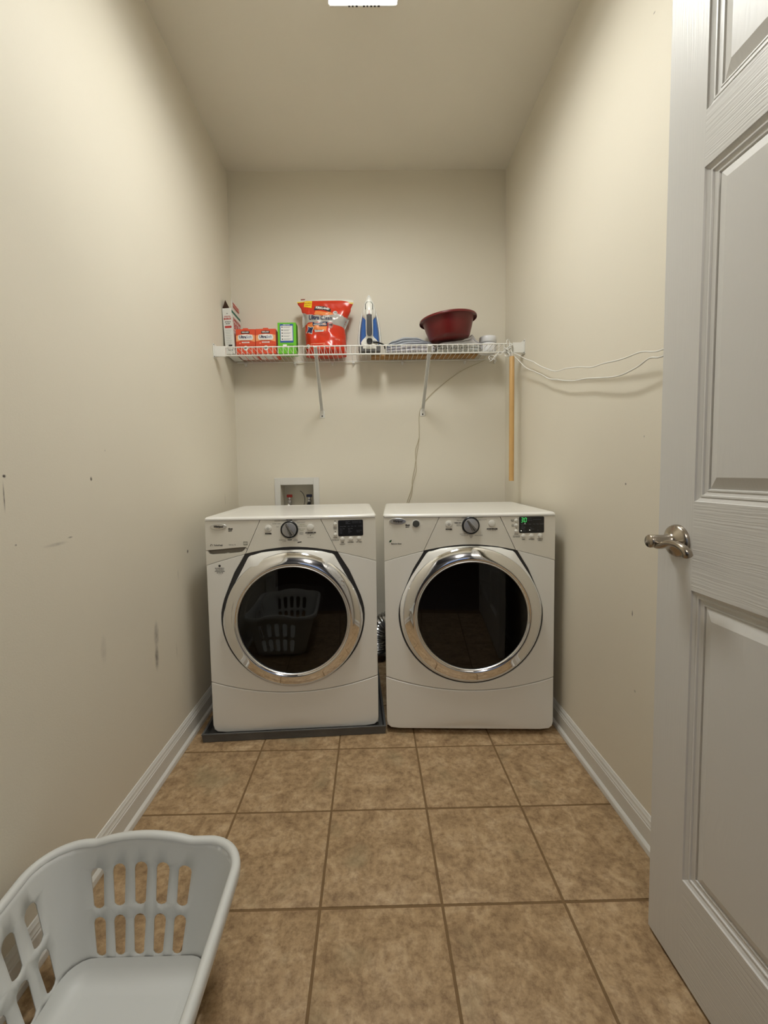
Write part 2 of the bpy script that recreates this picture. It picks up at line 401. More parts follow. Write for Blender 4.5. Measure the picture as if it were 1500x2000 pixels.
ld = bpy.data.lights.new('lamp_beam', 'AREA'); ld.shape = 'RECTANGLE'; ld.size = LW*2-.01; ld.size_y = L1-L0-.02; ld.energy = LAMP_BEAM; ld.color = LAMP_COLOR[:3]; ld.spread = radians(162)
lo_ = bpy.data.objects.new('lamp_beam', ld); link(lo_, lamp); lo_.location = (0, 0, -.0795)

# ================================================================== the open door (local: s along the leaf from its free edge, y into the room, z up)
door = struct(empty('door_1', (.6337, .9211, .010), rot=(0, 0, -pi/2+.01424)), 'white six-panel door with wood-grain relief standing open along the right wall')
# local +x runs from the free edge to the hinges, local +y points out of the leaf's back face (towards the wall)
DWID, DH, DT = .813, 2.030, .035
M_dv, M_dh, M_dp = door_mat('door_paint_vertical', 'v'), door_mat('door_paint_horizontal', 'h'), door_mat('door_paint_panel', 'p')
# grain runs in the object's own z or x, so give the door paint its axes in door space
for mm, sc in ((M_dv, (330, 1, 4)), (M_dh, (5, 1, 300)), (M_dp, (110, 1, 7))):
    for nd in mm.node_tree.nodes:
        if nd.type == 'MAPPING': nd.inputs['Scale'].default_value = sc
ROWS = [(.210, .824), (1.002, 1.630), (1.732, 1.930)]
COLS = [(.098, .365), (.448, .715)]
def face_box(nm, x0, x1, z0, z1, m):
    bm = bmesh.new(); add_box(bm, x0, x1, 0, DT, z0, z1); o = obj(nm, bm, m, door, smooth=0); return o
for x0, x1 in ((0, COLS[0][0]), (COLS[0][1], COLS[1][0]), (COLS[1][1], DWID)): face_box('stile', x0, x1, 0, DH, M_dv)
zr = [0]+[v for r in ROWS for v in r]+[DH]
for k in range(0, 8, 2):
    for c in COLS: face_box('rail', c[0], c[1], zr[k], zr[k+1], M_dh)
MP = [(0, 0), (.0015, .0030), (.0090, .0065), (.0100, .0048), (.0130, .0050), (.0142, .0080), (.0205, .0095), (.0215, .0080), (.0240, .0082), (.0255, .0112), (.0475, .0030)]
for z0, z1 in ROWS:
    for x0, x1 in COLS:
        bm = bmesh.new()
        for side in (0, 1):
            L = []
            for ins, dp in MP:
                y = dp if side == 0 else DT-dp
                L.append([bm.verts.new(p) for p in ((x0+ins, y, z0+ins), (x1-ins, y, z0+ins), (x1-ins, y, z1-ins), (x0+ins, y, z1-ins))])
            for A, B in zip(L, L[1:]):
                for k in range(4): bm.faces.new((A[k], A[(k+1) % 4], B[(k+1) % 4], B[k]))
            bm.faces.new(L[-1])
        obj('panel', bm, M_dp, door, smooth=0)
for z in (.20, 1.0, 1.83):
    hb = bmesh.new(); add_lathe(hb, [(0, -.045), (.006, -.045), (.006, .045), (0, .045)], Matrix.Translation((DWID+.004, .004, z)), 16); obj('hinge', hb, M_nickel, door)
# lever handle: rose, hub, curved lever
hd = obj('door_handle', (lambda bm: (add_lathe(bm, [(0, 0), (.0335, 0), (.0335, .004), (.0318, .008), (.028, .0105), (.021, .0145), (.0165, .0175), (.0135, .021), (.0125, .027), (.0125, .034), (0, .034)], at(.058, 0, .918), 48), bm)[1])(bmesh.new()), M_nickel, door, smooth=50)
hd['label'] = 'brushed nickel lever handle'
bm = bmesh.new()
add_lathe(bm, [(0, -.002), (.0120, -.002), (.0125, .004), (.0130, .018), (.0135, .030), (.0118, .0325), (0, .0330)], at(.058, -.030, .918), 32)
pth = spline([(.054, -.046, .914), (.066, -.047, .9115), (.082, -.048, .9145), (.100, -.049, .9205), (.118, -.049, .9215), (.134, -.048, .9175), (.142, -.046, .9100), (.141, -.043, .9035)], 8)
add_tube(bm, pth, lambda t: .0112-.0040*min(1, t*1.9)+.0065*max(0, t-.62), 18, flat=.85)
obj('lever', bm, M_nickel, hd, smooth=60)

# ================================================================== washing machine and tumble dryer: shared front
MW = .341
def B(x, z=0): return -.018*(1-min(1.1, abs(x)/MW)**2)
SK = .014                                   # thickness of the front skin panels
SEAM = lambda x: .240-.049*(1-(x/MW)**2)    # toe panel seam
def seam_top(n=8):                          # lower edge of the control fascia, left outer end -> centre -> right
    L = [(-MW+.002, .7215), (-.30, .7335), (-.25, .7475), (-.205, .7595), (-.182, .7650)]
    A = [(-.14, .7745), (-.10, .7815), (-.06, .7865), (-.03, .7890), (0, .7898)]
    return L, A
Ls, As = seam_top()
GAPR = [(.1845, .7640), (.196, .7440), (.229, .690), (.2475, .647), (.262, .612), (.273, .585), (.282, .556), (.288, .527), (.2895, .500)]
GAPC = arc(0, .500, .2895, 0, -180, 40, rz=.279)
SURR = [(.150, .7640), (.164, .7605), (.172, .7545), (.182, .7400), (.205, .703), (.232, .657), (.252, .6175), (.266, .588), (.275, .562), (.2805, .535), (.2825, .505)]
SURRW = [(.150, .7600), (.162, .7575), (.1705, .7515), (.1945, .7070), (.2246, .6526), (.246, .608), (.2646, .5658), (.2755, .531), (.2804, .505)]
SURRD = [(.150, .7645), (.166, .7615), (.175, .754), (.203, .711), (.2345, .6625), (.257, .619), (.271, .586), (.280, .556), (.2835, .530), (.2838, .505)]
def mirror(p): return [(-x, z) for x, z in reversed(p)]
def moved(p, dx): return [(x+dx, z) for x, z in p]
def make_machine(name, label, loc, rz, zb, cz, kind):
    T = tag(empty(name, loc, rz), label, 'washer' if kind == 'w' else 'dryer')
    # cabinet behind the skin
    plan = [(x, B(x)+SK-.002) for x in [-.339+.678*i/24 for i in range(25)]]+[(.341, .03), (.341, .585), (.33, .600), (-.33, .600), (-.341, .585), (-.341, .03)]
    bm = bmesh.new(); lo = [bm.verts.new((x, y, zb+.004)) for x, y in plan]; hi = [bm.verts.new((x, y, .899)) for x, y in plan]
    n = len(plan)
    for k in range(n): bm.faces.new((lo[k], lo[(k+1) % n], hi[(k+1) % n], hi[k]))
    bm.faces.new(lo); bm.faces.new(hi)
    obj('cabinet', bm, M_white, T, smooth=40)
    # worktop with rounded front edge and a shallow pressed field
    out = [(x, B(x)-.003) for x in [-.337+.674*i/24 for i in range(25)]]+[(.343, .012), (.343, .59), (.333, .603), (-.333, .603), (-.343, .59), (-.343, .012)]
    bm = bmesh.new()
    sc = lambda d: [(x*(1-d/.343), y+d*(1 if y < .3 else -1)) for x, y in out]
    loops = [(0, .9005), (0, .9065), (.0025, .9105), (.007, .9130), (.013, .9138), (.034, .9138), (.037, .9128), (.046, .9128), (.050, .9112), (.058, .9110)]
    R = [[bm.verts.new((x, y, z)) for x, y in sc(d)] for d, z in loops]; n = len(out)
    for A_, B_ in zip(R, R[1:]):
        for k in range(n): bm.faces.new((A_[k], A_[(k+1) % n], B_[(k+1) % n], B_[k]))
    bm.faces.new(R[0][::-1]); bm.faces.new(R[-1])
    obj('worktop', bm, M_white, T, smooth=30)
    # control fascia: middle and right panels, left panel (washer: detergent drawer)
    zt = .8990; cs_t, cs_b = .1195, .1815; g = .0011
    mid = [(-cs_t+g, zt), (-cs_b+g, As[0][1]-.0095)]+As[0:]+mirror(As)[1:]+[(cs_b-g, As[0][1]-.0095), (cs_t-g, zt)]
    mid[1] = (-cs_b+g, .7660); mid[-2] = (cs_b-g, .7660)
    panel('control_panel', mid, B, SK, M_wpanel, T, bevel=.0012)
    right = [(cs_t+g, zt), (cs_b+g, .7655)]+[(-x, z) for x, z in reversed(Ls)]+[(MW-.001, .7215), (MW-.001, zt)]
    panel('display_panel', right, B, SK, M_wpanel, T, bevel=.0012)
    if kind == 'w':
        dr = [(-cs_t-g, zt), (-.1735, .7845), (-.179, .7925), (-.22, .7905), (-.275, .7855), (-MW+.001, .7805), (-MW+.001, zt)]
        dw = panel('detergent_drawer', dr, B, SK, M_wpanel, T, bevel=.0012)
        lowp = [(-.1750, .7815), (-cs_b-g, .7655)]+list(reversed(Ls))+[(-MW+.001, .7215), (-MW+.001, .7785), (-.331, .7785), (-.329, .7720), (-.325, .7665), (-.316, .7640), (-.302, .7645), (-.26, .7665), (-.21, .7705), (-.197, .7730), (-.187, .7800), (-.1795, .7895)]
        panel('drawer_surround', lowp, B, SK, M_wpanel, T, bevel=.0015)
        hr = [(-.1795, .7915), (-.187, .779), (-.198, .771), (-.318, .762), (-.331, .770), (-.331, .7815), (-.24, .789)]
        panel('pull_recess', hr, lambda x, z: B(x)+.0115, .003, mat('recess_shade', rgb(120, 112, 100), .5), dw, bevel=0)  # grey plate, shade of the pull recess put into its colour
    else:
        lf = [(-cs_t-g, zt), (-cs_b-g, .7655)]+list(reversed(Ls))+[(-MW+.001, .7215), (-MW+.001, zt)]
        panel('badge_panel', lf, B, SK, M_wpanel, T, bevel=.0012)
    # main front panel, cut out for the door
    s2 = .0016
    dx = .004 if kind == 'd' else 0; SURR = SURRD if kind == 'd' else SURRW
    left_gap = moved([(-x, z) for x, z in GAPR], dx)                       # top -> side
    bottom = moved([(-x, z) for x, z in GAPC], dx)[1:-1]                   # left side -> bottom -> right side
    right_gap = moved(list(reversed(GAPR)), dx)
    U = [(-MW+.001, Ls[0][1]-s2)]+[(x, z-s2) for x, z in Ls[1:-1]]+[(-.1855+dx, .7625)]+left_gap[1:]+bottom+right_gap[:-1]+[(.1855+dx, .7625)]+[(-x, z-s2) for x, z in reversed(Ls[1:-1])]+[(MW-.001, Ls[0][1]-s2)]
    U += [(MW-.001, SEAM(MW)+.0015)]+[(x, SEAM(x)+.0015) for x in [MW*(1-i/14) for i in range(1, 28)]]+[(-MW+.001, SEAM(MW)+.0015)]
    panel('front_panel', U, B, SK, M_white, T, bevel=.0018)
    # toe panel
    q = [(-MW+.001, SEAM(MW)-.0015)]+[(x, SEAM(x)-.0015) for x in [-MW*(1-i/14) for i in range(1, 28)]]+[(MW-.001, SEAM(MW)-.0015)]
    q += [(MW-.001, zb+.03), (MW-.006, zb+.012), (MW-.018, zb+.002), (MW-.05, zb), (-MW+.05, zb), (-MW+.018, zb+.002), (-MW+.006, zb+.012), (-MW+.001, zb+.03)]
    panel('toe_panel', q, B, SK, M_white, T, bevel=.003)
    # dark panel painted as the shade in the gap round the door
    AsG = As
    G = [(-.1865, .764)]+[(x, z+.003) for x, z in As]+[(x, z+.003) for x, z in mirror(As)[1:]]+[(.1865, .764)]+[(x+.003, z) for x, z in GAPR[1:]]+[(x*1.01, z-.003) for x, z in GAPC[1:-1]]+[(x-.003, z) for x, z in mirror(GAPR)[:-1]]
    G = moved(G, dx)
    panel('door_gap_shade', G, lambda x, z: B(x)+.0040, .004, M_dkgrey, T, bevel=0)
    # door: white plate rising towards the ring, chrome ring, inner lip, tinted pane, dark bowl behind it
    Dm = empty('door', (0, 0, 0), parent=T)
    P_ = [(0, .7775), (-.04, .7768), (-.08, .7740), (-.12, .7690)]+[(-x, z) for x, z in SURR]+[(-x, z) for x, z in arc(0, .500, .2825, 0, -180, 40, rz=.272)][1:-1]+list(reversed(SURR))+[(.12, .7690), (.08, .7740), (.04, .7768)]
    P_ = moved([(x, z+(.005 if kind == 'd' and z > .765 else 0)) for x, z in P_], dx)
    fs = lambda x, z: B(x)-.003-.024*min(1, segdist((x, z), P_)/.045)**.8
    ax = .004 if kind == 'd' else .003
    panel('door_plate', P_, fs, .010, M_white, Dm, bevel=.002, grid=(.016, .016), smooth=60, holes=[arc(ax, cz, .235, 0, 354, 59)])
    lathe('chrome_ring', [(.262, .018), (.2715, .020), (.2725, .0285), (.2708, .0338), (.2640, .0385), (.2560, .0428), (.2480, .0466), (.2400, .0500), (.2330, .0524), (.2280, .0530), (.2235, .0515), (.2205, .0480), (.215, .0460), (.215, .018)], M_chrome, Dm, at(ax, 0, cz), 96, smooth=50)
    lathe('inner_lip', [(.2148, .040), (.2148, .0500), (.2178, .0525), (.2205, .0510), (.2190, .0465)], M_satin, Dm, at(ax, 0, cz), 96, smooth=60)
    lathe('glass_pane', [(0, .0425), (.2145, .0425), (.2145, .0455), (.16, .0462), (.08, .0466), (0, .0467)], M_glass, Dm, Matrix.Translation((ax, -.0445, cz)) @ Matrix.Rotation(radians(-1.1 if kind == 'w' else -.3), 4, 'Z') @ FRONT @ Matrix.Translation((0, 0, -.0445)), 96, smooth=50)
    bwl = bmesh.new(); add_lathe(bwl, [(.2145, .0415), (.205, .030), (.196, .026), (.192, .0275), (.188, .0265), (.150, .0255), (.146, .0275), (.142, .0255), (.06, .0235), (0, .0230)], at(ax, 0, cz), 72); obj('door_bowl', bwl, M_drum, Dm, smooth=40)
    for sx in (-1, 1):
        for yy in (.06, .54):
            lathe('foot', [(0, .0004 if kind == 'd' else .0078), (.015, .0004 if kind == 'd' else .0078), (.016, zb*.55), (.009, zb*.6), (.009, zb+.012), (0, zb+.012)], M_button, T, Matrix.Translation((sx*.275, yy, 0)), 16)
    # selector knob
    kz = .860 if kind == 'w' else .866; kx = -.004 if kind == 'w' else .003
    kb = B(kx)
    kn = lathe('selector_knob', [(.0345, -.001), (.0345, .009), (.0328, .0105), (.0290, .0108), (.0280, .0095)], M_black, T, at(kx, kb, kz), 48)
    lathe('knob_cap', [(.0290, .006), (.0286, .013), (.0268, .0165), (0, .0180)], M_satin, kn, at(kx, kb, kz), 48, smooth=40)
    an = radians(118 if kind == 'w' else 124)
    bm = bmesh.new()
    for (w0, w1, h) in ((.0105, .0065, 0),):
        u = Vector((cos(an), 0, sin(an))); v = Vector((-sin(an), 0, cos(an))); c = Vector((kx, kb, kz))
        base = [u*.0262+v*.004, u*.0262-v*.004, u*-.0258-v*.0105, u*-.0258+v*.0105]
        topv = [u*.0235+v*.0012, u*.0235-v*.0012, u*-.0235-v*.0030, u*-.0235+v*.0030]
        b0 = [bm.verts.new(c+p+Vector((0, -.0162, 0))) for p in base]; t0 = [bm.verts.new(c+p+Vector((0, -.0265, 0))) for p in topv]
        bm.faces.new(b0[::-1]); bm.faces.new(t0)
        for k in range(4): bm.faces.new((b0[k], b0[(k+1) % 4], t0[(k+1) % 4], t0[k]))
    obj('knob_grip', bm, mat('grip_grey', (.18, .175, .17, 1), .25, .8), kn, smooth=0, bevel=.0008)
    # round buttons: power, start
    def button(x, z, r, h=.004):
        b_ = lathe('button', [(r+.0016, -.0005), (r+.0016, .0016), (r+.0004, .0022), (r, .0014), (r-.0004, h), (r*.75, h+.0010), (0, h+.0014)], M_button, T, at(x, B(x), z), 28, smooth=45); return b_
    lx = -.088 if kind == 'w' else -.082; rx = .078 if kind == 'w' else .087; bz = .866 if kind == 'w' else .872
    pb = button(lx, bz, .0125)
    bm = bmesh.new(); add_tube(bm, [(lx+.0042*cos(radians(a)), B(lx)-.0056, bz-.0005+.0042*sin(radians(a))) for a in range(125, 416, 18)], .0005, 6); add_tube(bm, [(lx, B(lx)-.0056, bz+.0005), (lx, B(lx)-.0056, bz+.005)], .0005, 6)
    obj('power_symbol', bm, M_ink, pb, smooth=0)
    sb = button(rx, bz, .0125)
    fb = lambda x, z: B(x)-.0046
    bm = panel_bm([(rx-.0058, bz-.0035), (rx-.0002, bz), (rx-.0058, bz+.0035)], fb, .0004)
    obj('start_symbol', bm, M_ink, sb, smooth=0)
    for k, dx in enumerate((.0022, .0045)): obj('pause_bar', panel_bm(rrect(rx+dx-.0007, rx+dx+.0007, bz-.0034, bz+.0034, .0005, 2), fb, .0004), M_ink, sb, smooth=0)
    text('lettering', 'POWER', lx, bz-.0215, .0072, B, M_ink, T, bold=.0006)
    text('lettering', 'START/PAUSE', rx+.001, bz-.0215, .0068, B, M_ink, T, bold=.0006)
    text('lettering', 'HOLD 1 SECOND', rx+.001, bz-.0275, .0040, B, M_ink, T)
    # oval badge
    bx, bzz = -.2855, (.8762 if kind == 'w' else .8842)
    bo = obj('badge', panel_bm(arc(bx, bzz, .0335, 0, 351, 39, rz=.0125), lambda x, z: B(x)-.0030-.0018*(1-((x-bx)/.0335)**2), .0034, (), (.008, .006)), M_satin, T, smooth=50, bevel=.0012)
    fbd = lambda x, z: B(x)-.0032-.0018*(1-((x-bx)/.0335)**2)
    text('lettering', 'Whirlpool', bx+.001, bzz, .0115, fbd, M_ink, bo, bold=.0006, sx=.78, shear=.15)
    sw = spline([(bx-.017, B(bx)-.0056, bzz-.002), (bx-.004, B(bx)-.0056, bzz-.0075), (bx+.016, B(bx)-.0054, bzz-.004), (bx+.021, B(bx)-.0052, bzz+.002)], 6)
    tube('swoosh', sw, .0005, mat('swoosh_gold', rgb(150, 120, 60), .4), bo, 6)
    dxx, dzz = (-.238, .8635) if kind == 'w' else (-.2455, .8655)
    text('lettering', 'duet', dxx, dzz+.003, .0095, B, M_ink, T, bold=.0007); text('lettering', 'sport', dxx-.001, dzz-.0045, .0065, B, M_ink, T, bold=.0004)
    # display
    dcx0, dcx1, dz0, dz1 = (.1885, .2890, .8268, .8915) if kind == 'w' else (.1945, .2945, .8322, .8968)
    disp = obj('display', panel_bm(rrect(dcx0, dcx1, dz0, dz1, .005), lambda x, z: B(x)-.0016, .003, (), (.02, .02)), M_black, T, smooth=40, bevel=.0006)
    fd = lambda x, z: B(x)-.0017
    W_ = dcx1-dcx0
    if kind == 'w':
        rows = [(.31, .085, 'Est. Time'), (.31, .150, 'Delay'), (.31, .215, 'Remaining'), (.56, .085, 'Door Locked / Rinse'), (.56, .175, 'Add Garment / Clean'), (.07, .39, 'Sensing'), (.22, .39, 'Wash'), (.38, .39, 'Soak'), (.52, .39, 'Rinse'), (.66, .39, 'Spin'), (.80, .39, 'Complete'), (.07, .53, 'Hot / Cold'), (.07, .62, 'Warm'), (.07, .71, 'Cool'), (.07, .80, 'Cold'), (.40, .53, 'Extra High'), (.40, .62, 'High'), (.40, .71, 'Medium'), (.40, .80, 'Low'), (.74, .66, 'Extra Heavy'), (.74, .75, 'Normal')]
    else:
        rows = [(.33, .085, 'Est. Time'), (.33, .20, 'Remaining'), (.55, .17, 'Check Lint Screen'), (.06, .45, 'Sensing'), (.22, .45, 'Wet'), (.37, .45, 'Damp'), (.55, .45, 'Cool'), (.68, .45, 'Clean'), (.82, .45, 'Complete'), (.08, .55, 'High'), (.08, .63, 'Med High'), (.08, .71, 'Medium'), (.14, .79, 'Low'), (.08, .87, 'Extra Low'), (.42, .68, 'More'), (.46, .76, 'Normal'), (.42, .84, 'Less'), (.72, .84, 'On')]
    for u, v, s in rows: text('lettering', s, dcx0+u*W_, dz1-v*(dz1-dz0), .0043, fd, M_inkl, disp, align='LEFT')
    tube('indicator_line', [(dcx0+.006, fd((dcx0+dcx1)/2, 0)-.0006, dz1-.37*(dz1-dz0) if kind == 'd' else dz1-.33*(dz1-dz0)), (dcx1-.006, fd(dcx1, 0)-.0002, dz1-.35*(dz1-dz0) if kind == 'd' else dz1-.31*(dz1-dz0))], .0004, M_inkl, disp, 5)
    if kind == 'd':   # lit figures 30 on the display
        def seg(cx, cz, w, h, segs):
            hh = h/2; th = .0016
            lines = {'a': ((-w, hh), (w, hh)), 'b': ((w, hh), (w, 0)), 'c': ((w, 0), (w, -hh)), 'd': ((-w, -hh), (w, -hh)), 'e': ((-w, -hh), (-w, 0)), 'f': ((-w, 0), (-w, hh)), 'g': ((-w, 0), (w, 0))}
            bm = bmesh.new()
            for s_ in segs:
                (xa, za), (xb, zb2) = lines[s_]; xa, xb = cx+xa+za*.1, cx+xb+zb2*.1; za, zb2 = cz+za, cz+zb2
                d = Vector((xb-xa, 0, zb2-za)).normalized()
                add_tube(bm, [Vector((xa, fd(xa, 0)-.0006, za))+d*.0008, Vector((xb, fd(xb, 0)-.0006, zb2))-d*.0008], th*.52, 6, flat=.5)
            return bm
        obj('lit_digit', seg(dcx0+.0115, dz1-.0125, .0038, .0165, 'abgcd'), M_led, disp, smooth=0)
        obj('lit_digit', seg(dcx0+.0245, dz1-.0125, .0038, .0165, 'abcdef'), M_led, disp, smooth=0)
        for u, v, r in ((.08, .855, .0018), (.42, .825, .0017), (.23, .425, .0013)): obj('lit_dot', panel_bm(arc(dcx0+u*W_, dz1-v*(dz1-dz0), r, 0, 330, 11), lambda x, z: fd(x, z)-.0012, .001), M_ledw, disp, smooth=0)
    # small buttons round the display
    if kind == 'w':
        for x, z in ((.1768, .8768), (.1772, .8343)): button(x, z, .0062, .0030)
        for x in (.2045, .2382, .2716): button(x, .8155, .0078, .0032)
        for x, z in ((.1768, .8885), (.1772, .8462)): obj('led_window', panel_bm(arc(x, z, .0018, 0, 330, 11), lambda a, b: B(a)-.0006, .001), M_black, T, smooth=0)
        cap = [(.177, .8630, 'DELAY', .005), (.177, .8570, 'WASH', .005), (.177, .8215, 'SIGNAL', .0052), (.177, .8150, 'CONTROL LOCK', .0037), (.177, .8105, 'HOLD 3 SECONDS', .0034), (.2045, .8010, 'TEMP', .0052), (.2045, .7945, 'ALLERGEN', .0046), (.2382, .8010, 'SPIN SPEED', .0052), (.2716, .8010, 'SOIL LEVEL', .0052)]
        dial = [(0, .899-.0010, 'NORMAL', .0058, .0006), (-.036, .8945, 'DELICATE / CASUAL', .0050, 0), (-.050, .8835, 'HAND WASH', .0054, 0), (-.047, .8715, 'SILK', .0054, 0), (.024, .8945, 'BULKY', .0052, 0), (.045, .8860, 'HEAVY DUTY', .0054, 0), (.050, .8780, 'SANITARY', .0048, 2), (.052, .8715, 'WHITEST WHITES', .0046, 2), (.048, .8600, 'DEEP CLEAN', .0046, 2), (.048, .8540, 'STAINS', .0046, 2), (.047, .8450, 'RAPID', .0054, 0), (.046, .8395, 'WASH', .0054, 0), (-.036, .8180, 'SOAK', .0054, 0), (-.022, .8180, 'RINSE', .0050, 0), (-.022, .8125, '& SPIN', .0050, 0), (0, .8180, 'DRAIN', .0054, .0003), (.022, .8195, 'CLEAN', .0050, 0), (.022, .8140, 'WASHER', .0050, 0)]
        for x, z, s, sz in [(rx, .8350, 'Add a Garment', .0040)]: text('lettering', s, x, z-.0085, sz, B, M_ink, T)
        obj('led_window', panel_bm(arc(rx, .8345, .0016, 0, 330, 11), lambda a, b: B(a)-.0006, .001), M_black, T, smooth=0)
        text('lettering', 'TurboFresh', -.289, .8012, .0080, B, M_ink, T, bold=.0003, sx=.95)
        tube('emblem', [(-.3165+.0038*cos(radians(a)), B(.3165)-.0006, .8012+.0038*sin(radians(a))) for a in range(-30, 231, 20)], .0009, M_ink, T, 6)
        text('lettering', '4.0 cu. ft.', -.232, .8025, .0078, B, M_ink, T)
        for (a0, a1, b0, b1) in ((-.188, -.172, .8115, .8145), (-.188, -.172, .8000, .8035), (-.188, -.1868, .8035, .8115), (-.1732, -.172, .8035, .8115)): obj('energy_mark', panel_bm([(a0, b0), (a1, b0), (a1, b1), (a0, b1)], lambda x, z: B(x)-.0006, .0005), M_inkg if b1 < 0 else mat('mark_grey', rgb(120, 124, 110), .5), T, smooth=0)
        text('lettering', 'energy', -.180, .8080, .0062, B, mat('mark_grey', rgb(120, 124, 110), .5), T, shear=.3, sx=.7)
        # care sticker printed below the drawer
        obj('sticker_symbol', panel_bm(arc(-.287, .7180, .0048, 0, 345, 23), lambda x, z: B(x)-.0006, .0005), M_ink, T, smooth=0)
        for k, s in enumerate(('RECOMMENDED BY', 'HIGH EFFICIENCY', 'DETERGENT MAKERS', 'USE ONLY HE')): text('lettering', s, -.287, .7085-k*.0062, .0042, B, M_ink, T, bold=.0002)
        text('lettering', '1 2 3 4 5', -.287, .6830, .0042, B, M_ink, T)
        obj('star_mark', panel_bm([(.026, .8045), (.042, .8075), (.042, .8105), (.026, .8085)], lambda x, z: B(x)-.0006, .0005), M_ink, T, smooth=0)
    else:
        for x, z in ((.1830, .8826), (.1832, .8634), (.1838, .8400)): button(x, z, .0064, .0030)
        for x in (.2118, .2446, .2784): button(x, .8205, .0080, .0032)
        obj('led_window', panel_bm(arc(.184, .8520, .0017, 0, 330, 11), lambda a, b: B(a)-.0006, .001), M_black, T, smooth=0)
        cap = [(.168, .8845, 'MORE', .0046), (.168, .8795, 'TIME', .0046), (.169, .8650, 'LESS', .0046), (.169, .8600, 'TIME', .0046), (.184, .8280, 'SIGNAL', .0052), (.184, .8210, 'CONTROL LOCK', .0037), (.184, .8165, 'HOLD 3 SECONDS', .0034), (.2118, .8065, 'TEMP', .0054), (.2446, .8065, 'DRYNESS', .0054), (.2784, .8070, 'WRINKLE', .0054), (.2784, .8010, 'SHIELD', .0054)]
        dial = [(.003, .8975-.0005, 'NORMAL', .0058, .0006), (-.026, .8955, 'CASUAL', .0050, 0), (-.042, .8865, 'DELICATE', .0052, 0), (-.050, .8760, 'TIMED DRY', .0054, .0003), (-.047, .8685, 'EXTRA', .0050, 0), (-.045, .8640, 'DELICATE', .0046, 0), (.030, .8955, 'JEANS / TOWELS', .0050, 2), (.047, .8870, 'HEAVY DUTY', .0054, 0), (-.030, .8315, 'RAPID DRY', .0050, 0), (-.024, .8255, 'TOUCH UP', .0054, 0), (.003, .8230, 'QUICK', .0052, 0), (.003, .8175, 'DRY', .0050, 0), (.032, .8255, 'SMALL LOAD', .0054, 0)]
        text('lettering', 'Resource Saver', -.291, .7930, .0078, B, M_ink, T, bold=.0003, sx=.85)
        obj('leaf_mark', panel_bm([(-.3205, .7990), (-.3175, .8055), (-.3105, .8090), (-.3095, .8050), (-.3130, .7995)], lambda x, z: B(x)-.0006, .0005), mat('leaf_green', rgb(46, 82, 52), .5), T, smooth=0)
        rb = lathe('drum_light_button', [(.0172, -.0005), (.0172, .0022), (.0150, .0030), (.0136, .0024)], M_button, T, at(-.2115, B(-.2115), .8737), 36)
        lathe('button_face', [(.0138, 0), (.0134, .0046), (.0105, .0050), (0, .0036)], M_buttong, rb, at(-.2115, B(-.2115), .8737), 36)
    for x, z, s, sz in cap: text('lettering', s, x, z, sz, B, M_ink, T, bold=.0001)
    for x, z, s, sz, bo2 in dial: text('lettering', s, x+kx, z+kz-.860 if kind == 'w' else z, sz, B, M_inkg if bo2 == 2 else M_ink, T, bold=0 if bo2 == 2 else bo2)
    return T
make_machine('washing_machine', 'white front-loading washing machine standing in the grey drain pan on the left', (-.325, 1.695, 0), radians(2.53), .027, .499, 'w')
make_machine('tumble_dryer', 'white tumble dryer standing on the tiles with a lit green 30 on its display', (.388, 1.6775, 0), radians(-2.93), .022, .509, 'd')

# drain pan under the washer
pan = bmesh.new()
PW, PD = .741, .71
def pan_loop(d, z): return [pan.verts.new(p) for p in ((-PW/2-d, -d, z), (PW/2+d, -d, z), (PW/2+d, PD+d*.2, z), (-PW/2-d, PD+d*.2, z))]
Lp = [pan_loop(*a) for a in ((-.010, .0006), (-.002, .0345), (.0028, .0352), (.0028, .0325), (.0006, .0318), (-.0005, .0310), (-.004, .012), (-.009, .0062))]
# outer wall then over the rim and down inside
Lp = [pan_loop(0.0, .0006), pan_loop(.0022, .030), pan_loop(.0040, .0310), pan_loop(.0040, .0352), pan_loop(-.0010, .0360), pan_loop(-.0050, .0345), pan_loop(-.0085, .0070)]
for A_, B_ in zip(Lp, Lp[1:]):
    for k in range(4): pan.faces.new((A_[k], A_[(k+1) % 4], B_[(k+1) % 4], B_[k]))
pan.faces.new(Lp[0][::-1]); pan.faces.new(Lp[-1])
for f in [v for v in pan.verts if not v.link_faces]: pan.verts.remove(f)
po = obj('drain_pan', pan, M_pan, None, smooth=25, bevel=.0012)
po.location = (-.3285, 1.6705, .0004); po.rotation_euler = (0, 0, radians(2.6))
tag(po, 'shallow grey worn drain pan under the washing machine', 'pan')

# ================================================================== recessed water outlet box in the back wall, above the washer
ob = tag(empty('water_outlet_box', (-.4295, YB, .86)), 'white recessed water outlet box in the back wall behind the washing machine', 'outlet box')
bm = bmesh.new()
ox0, ox1, oz1 = -.1285, .1285, .1995; ix0, ix1, iz1 = -.0945, .0945, .158
for a in ((ox0, ix0, -.03, oz1), (ix1, ox1, -.03, oz1), (ix0, ix1, iz1, oz1), (ix0, ix1, -.03, .006)): add_box(bm, a[0], a[1], -.007, -.0003, a[2], a[3])
obj('frame', bm, M_trim, ob, bevel=.002)
bm = bmesh.new()
vs = [bm.verts.new(p) for p in ((ix0, -.004, .003), (ix1, -.004, .003), (ix1, -.004, iz1), (ix0, -.004, iz1), (ix0+.004, .088, .006), (ix1-.004, .088, .006), (ix1-.004, .088, iz1-.004), (ix0+.004, .088, iz1-.004))]
for f in ((0, 1, 5, 4), (1, 2, 6, 5), (2, 3, 7, 6), (3, 0, 4, 7), (4, 5, 6, 7)): bm.faces.new([vs[k] for k in f])
obj('box_liner', bm, mat('liner', rgb(214, 208, 192), .5), ob, smooth=0)
